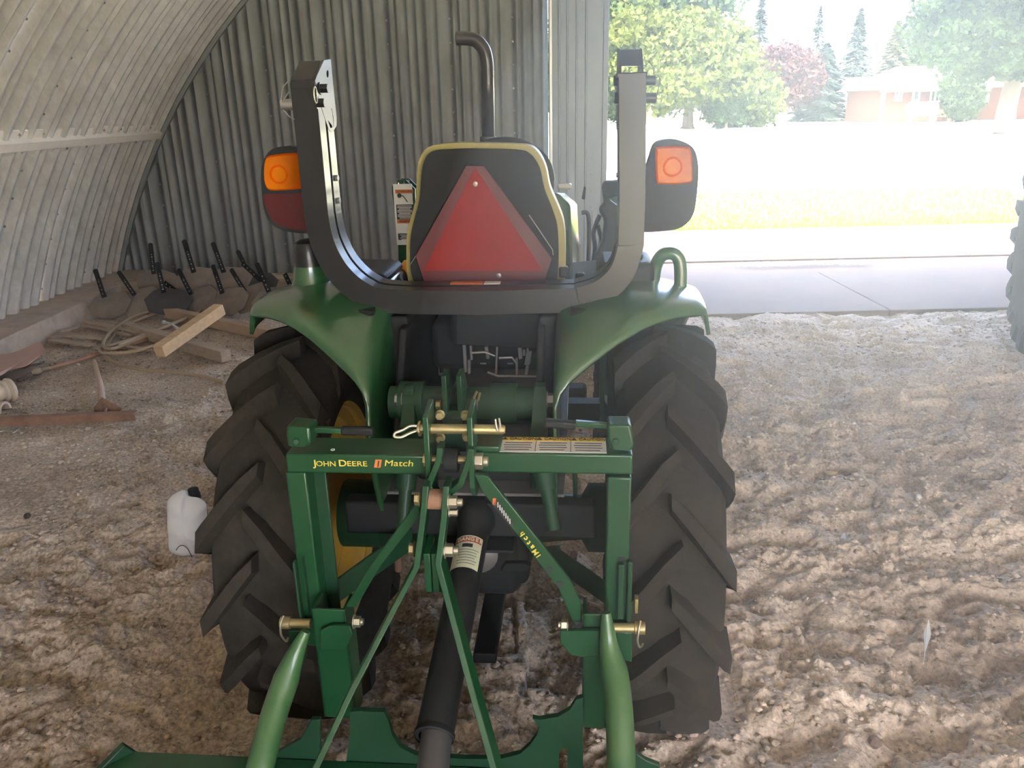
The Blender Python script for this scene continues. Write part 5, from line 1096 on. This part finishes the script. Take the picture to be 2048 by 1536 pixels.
for s in (0, 1):
    for r_ in range(rows-1):
        for i in range(n): fs.append((s*st_+r_*n+i, s*st_+r_*n+(i+1) % n, s*st_+(r_+1)*n+(i+1) % n, s*st_+(r_+1)*n+i))
    for i in range(n): fs.append((s*st_+(rows-1)*n+i, s*st_+(rows-1)*n+(i+1) % n, s*st_+rows*n))
for i in range(n): fs.append((i, (i+1) % n, st_+(i+1) % n, st_+i))
BG = thing('cloth_bag', 'white crumpled cloth bag standing beside the left rear tyre', 'bag', (c_.x, c_.y, 0))
MB().add(vs, fs).build('bag_body', cloth, BG, smooth=True, ang=80)
pb = [W(x, y, Yb-.055)-V(c_.x, c_.y, 0) for x, y in ((352, 1101), (358, 1093), (366, 1091), (374, 1096), (380, 1106), (384, 1114))]; MB().tube(catmull(pb, 5), .0016, 6).build('cord_loop', lblack, BG, smooth=True)
p = W(388, 990, Yb+.06); q = V(p.x-c_.x, .06, p.z); MB().lathe([(0, .03), (.020, .028), (.026, .0), (.022, -.04), (0, -.05)], q, (0, 0, 1), 16).build('bottle_cap', blackm, BG, smooth=True)
# ---- cultivator plates with drilled straps, laid in rows against the end wall
def make_share():
    t = thing('plough_share', '', 'plough share'); w, h = .40, .26
    vs = []; fs = []; m = 7
    out = [(-.21, -.04), (-.15, .07), (-.05, .13), (.13, .15), (.22, .08), (.18, -.05), (.06, -.13), (-.14, -.14)]
    P = [V(x, .03*(1-(x/.2)**2)-.03, z) for x, z in out]; n = len(P)
    vs = P+[p*.55+V(0, -.012, 0) for p in P]+[V(0, -.028, 0)]+[p+V(0, .008, 0) for p in P]
    for i in range(n):
        j = (i+1) % n; fs += [(i, j, n+j, n+i), (n+i, n+j, 2*n), (i, j, 2*n+1+j, 2*n+1+i)]
    fs.append(tuple(2*n+1+k for k in range(n)))
    pl_ = MB().add(vs, fs).build('blade', share, t, bevel=.002)
    MB().lathe([(0, .010), (.009, .007), (.011, 0)], V(.05, -.018, 0), (0, -1, 0), 10).build('bolt_head', zinc, t, smooth=True)
    st = MB(); a = V(-.05, -.045, .07); b_ = V(-.20, -.02, .33); mid = V(-.06, -.02, .10)
    u = (b_-a).normalized(); sdv = V(0, 1, 0).cross(u).normalized()
    H = [circ(a+u*(.06+.045*k)+V(0, 0, 0), .007, u, sdv, 8) for k in range(4)]
    st.prism([a-sdv*.022, a+sdv*.022, b_+sdv*.022, b_+u*.012, b_-sdv*.022], (0, .010, 0), H); so = st.build('strap', blackm, t)
    for k in range(4): MB().lathe([(0, .004), (.006, .003), (.007, 0)], a+u*(.035+.045*k)+V(0, -.001, 0), (0, -1, 0), 8).build('bolt', zinc, so, smooth=True)
    return t
up_ = [(316, 566, 22, 'upper-row plate furthest left'), (398, 564, 16, 'upper-row plate second from the left'), (458, 562, 12, 'upper-row plate with the highest strap'), (512, 572, 10, 'darker upper-row plate at the right end')]
lo_ = [(222, 622, 8, 'bottom-row plate nearest the kerb'), (286, 618, -4, 'bottom-row plate second from the kerb'), (338, 614, 18, 'blackest bottom-row plate, third from the kerb'), (398, 612, -6, 'bottom-row plate right behind the hose loop'), (458, 614, 4, 'bottom-row plate behind the tip of the slanted timber'), (506, 612, -10, 'bottom-row plate second from the fender'), (552, 614, 6, 'bottom-row plate nearest the fender')]
s0 = make_share(); first = True; darkshare = mat('black_steel_plate', (.035, .032, .032), .5, metal=.3, var=.3, scale=8)
for (lst, row) in ((lo_, 0), (up_, 1)):
    for i, (px, py, tl, lab) in enumerate(lst):
        t = s0 if first else dup(s0); first = False
        if row == 0: p = W(px, py, 6.95+.06*(i % 2)); p.z = .12+.01*(i % 3)
        else: p = W(px, py, 7.40+.05*(i % 2)); 
        t.location = p; t.rotation_euler = (R(-24 if row == 0 else -18), R(tl), R(random.uniform(-12, 12)))
        sc_ = random.uniform(.92, 1.05)*(1.0 if row else .95); t.scale = (sc_,)*3
        t['label'] = lab+' of the steel share pile'; t['group'] = 'plough shares piled against the end wall'
        if 'blackest' in lab or 'darker' in lab:
            for ch in t.children:
                if ch.name.startswith('blade'): ch.data = ch.data.copy(); ch.data.materials[0] = darkshare
sup = MB().box((W(430, 580, 7.5).x, 7.66, .10), (2.0, .10, .20)); sup = sup.build('support_rail', woodo, None, bevel=.01); tag(sup, 'rough beam under the upper row of steel share plates', 'timber')
for i, (px, py, px2, py2, lab) in enumerate(((484, 526, 516, 556, 'loose drilled strap standing right of the highest plate'), (569, 547, 586, 582, 'loose drilled strap next to the left fender'), (328, 565, 372, 598, 'loose drilled strap leaning between the two plate rows'))):
    a, b_ = W(px, py, 7.34), W(px2, py2, 7.22); a2 = a; u = (b_-a).normalized()
    L0 = V(b_.x, b_.y, 0); b_ = b_+u*(.12 if i < 2 else .04)
    t = thing('drilled_strap', lab, 'steel strap', (L0.x, L0.y, 0)); sdv = V(0, 1, 0).cross(u).normalized()
    MB().prism([a-L0-sdv*.022, a-L0+sdv*.022, b_-L0+sdv*.022, b_-L0-sdv*.022], (0, .01, 0)).build('strap', blackm, t, bevel=.002)
    for k in range(4): MB().lathe([(0, .004), (.006, .003), (.007, 0)], a-L0+u*(.03+.05*k)+V(0, -.001, 0), (0, -1, 0), 8).build('bolt', zinc, t, smooth=True)
# ---- pale stones and bits on the dirt
for (px, py, r_, lab) in ((1836, 1000, .013, 'white pebble on the dirt right of the tractor'), (1430, 1398, .016, 'white pebble beside the right rear tyre'), (55, 1032, .016, 'dark clod-like stone left of the cloth bag'), (1750, 1480, .02, 'pale round stone near the bottom right')):
    p = G(px, py, 0); z = hz(p.x, p.y); mb = MB(); vs = []
    s = MB().lathe([(0, -1), (.6, -.8), (1, -.1), (.8, .5), (.35, .8), (0, .85)], (0, 0, 0), (0.2, .1, 1), 9); s.v = [v_*r_ for v_ in s.v]
    o = s.build('pebble', cloth if 'white' in lab else (conc if 'pale' in lab else bark), None, smooth=True); o.location = (p.x, p.y, z+r_*.5); tag(o, lab, 'stone')
for (a, b_, lab) in (((1690, 1060), (1683, 1085), 'white feather lying near the tyre bar marks'), ((1858, 1236), (1850, 1305), 'thin white feather at the lower right')):
    p, q = G(*a, .015), G(*b_, .015); L0 = V(p.x, p.y, 0); z = hz(p.x, p.y)+.012; p.z = q.z = z; d = (q-p); n_ = V(-d.y, d.x, 0).normalized()
    MBf = MB().prism([p-L0, p-L0+d*.4+n_*.012, q-L0, p-L0+d*.4-n_*.010], (0, 0, .002)); f = thing('feather', lab, 'feather', (p.x, p.y, 0)); MBf.build('vane', cloth, f); MB().tube([p-L0+V(0, 0, .002), q-L0+d*.25+V(0, 0, .002)], .0012, 5).build('quill', white, f)
# dead leaves
for i, (px, py, lab) in enumerate(((1660, 950, 'curled yellow-brown leaf right of the tractor'), (1985, 1000, 'tan dead leaf at the right edge of the dirt'), (1350, 1450, 'papery leaf under the right rear tyre'))):
    p = G(px, py, 0); z = hz(p.x, p.y)+.012; vs = [V(math.cos(t)*.035, math.sin(t)*.014, .008*math.cos(2*t)) for t in [k*math.pi/5 for k in range(10)]]
    o = MB().prism(vs, (0, 0, .0012)).build('dead_leaf', mat('dead_leaf%d' % i, (.42, .30, .14), .8, var=.2), None, smooth=True); o.location = (p.x, p.y, z); o.rotation_euler = (0.1, .05, i*1.1); tag(o, lab, 'leaf')
# ================================================================ SECOND TRACTOR AT THE RIGHT EDGE
q = G(2060, 640, 0); T2M = Matrix.Translation((q.x+.20, 5.6, 0)) @ Matrix.Rotation(R(-2), 4, 'Z')
cx2 = W(2010, 560, 5.6).x
T2_ = thing('second_tractor', 'part of another green tractor with a yellow wheel rim at the right edge', 'tractor', mw=Matrix.Translation((cx2+.27, 5.35, 0)) @ Matrix.Rotation(R(-20), 4, 'Z'))
make_tire(0, 0, .80, .83, .42, T2_, n=22, sweep=.30); make_rim(0, 0, .80, .83, .42, T2_, -1)
MB().cyl((0, 0, .8), (1.5, 0, .8), .12, 24).build('axle', green, T2_, bevel=.01)
P = [V(.02, -math.sin(R(a))*.93, .80+math.cos(R(a))*.93) for a in range(-70, 41, 10)]; P2 = [V(.02, -math.sin(R(a))*.70, .80+math.cos(R(a))*.70) for a in range(40, -71, -10)]
vs = [V(x_, p.y, p.z) for p in P for x_ in (-.02, .55)]; n = len(P); MB().add(vs, [(2*i, 2*i+1, 2*i+3, 2*i+2) for i in range(n-1)]).build('fender', greenf, T2_, smooth=True).modifiers.new('t', 'SOLIDIFY').thickness = .02
MB().box((.95, .9, 1.0), (.6, 2.4, .7)).build('body', green, T2_, bevel=.08, seg=4)
MB().box((.95, .3, 1.75), (.9, 1.1, .9)).build('cab', blackm, T2_, bevel=.1, seg=4)
make_tire(.85, 2.3, .52, .54, .30, T2_, n=18, sweep=.4); make_rim(.85, 2.3, .52, .54, .30, T2_, -1)
# ================================================================ ADDED HAZE standing in for lens glare
hm = bpy.data.materials.new('glare_haze'); hm.use_nodes = True; nt = hm.node_tree; nt.nodes.remove(nt.nodes['Principled BSDF'])
vsn = nt.nodes.new('ShaderNodeVolumeScatter'); vsn.inputs['Density'].default_value = HAZE; vsn.inputs['Anisotropy'].default_value = HAZE_G; vsn.inputs['Color'].default_value = (.90, .96, 1, 1)
nt.links.new(vsn.outputs[0], nt.nodes['Material Output'].inputs['Volume'])
hzb = MB().box((1.9, (YW-.2-6)/2, 2.24), (11.6, YW-.2+6, 4.4)).build('glare_haze', hm); tag(hzb, 'thin added haze standing in for lens glare from the doorway', kind='stuff')
# thicker added haze that imitates the pale glare right of the tractor
hm2 = hm.copy(); hm2.name = 'glare_cloud'
for nd in hm2.node_tree.nodes:
    if nd.type == 'VOLUME_SCATTER': nd.inputs['Density'].default_value = CLOUD
s_ = MB().lathe([(0, -1), (.38, -.92), (.71, -.71), (.92, -.38), (1, 0), (.92, .38), (.71, .71), (.38, .92), (0, 1)], (0, 0, 0), (0, 0, 1), 24)
s_.v = [V(1.45+v.x*1.65, 1.45+v.y*1.35, 1.25+v.z*1.2) for v in s_.v]
tag(s_.build('glare_haze', hm2, smooth=True), 'thicker added haze imitating glare right of the tractor', kind='stuff')
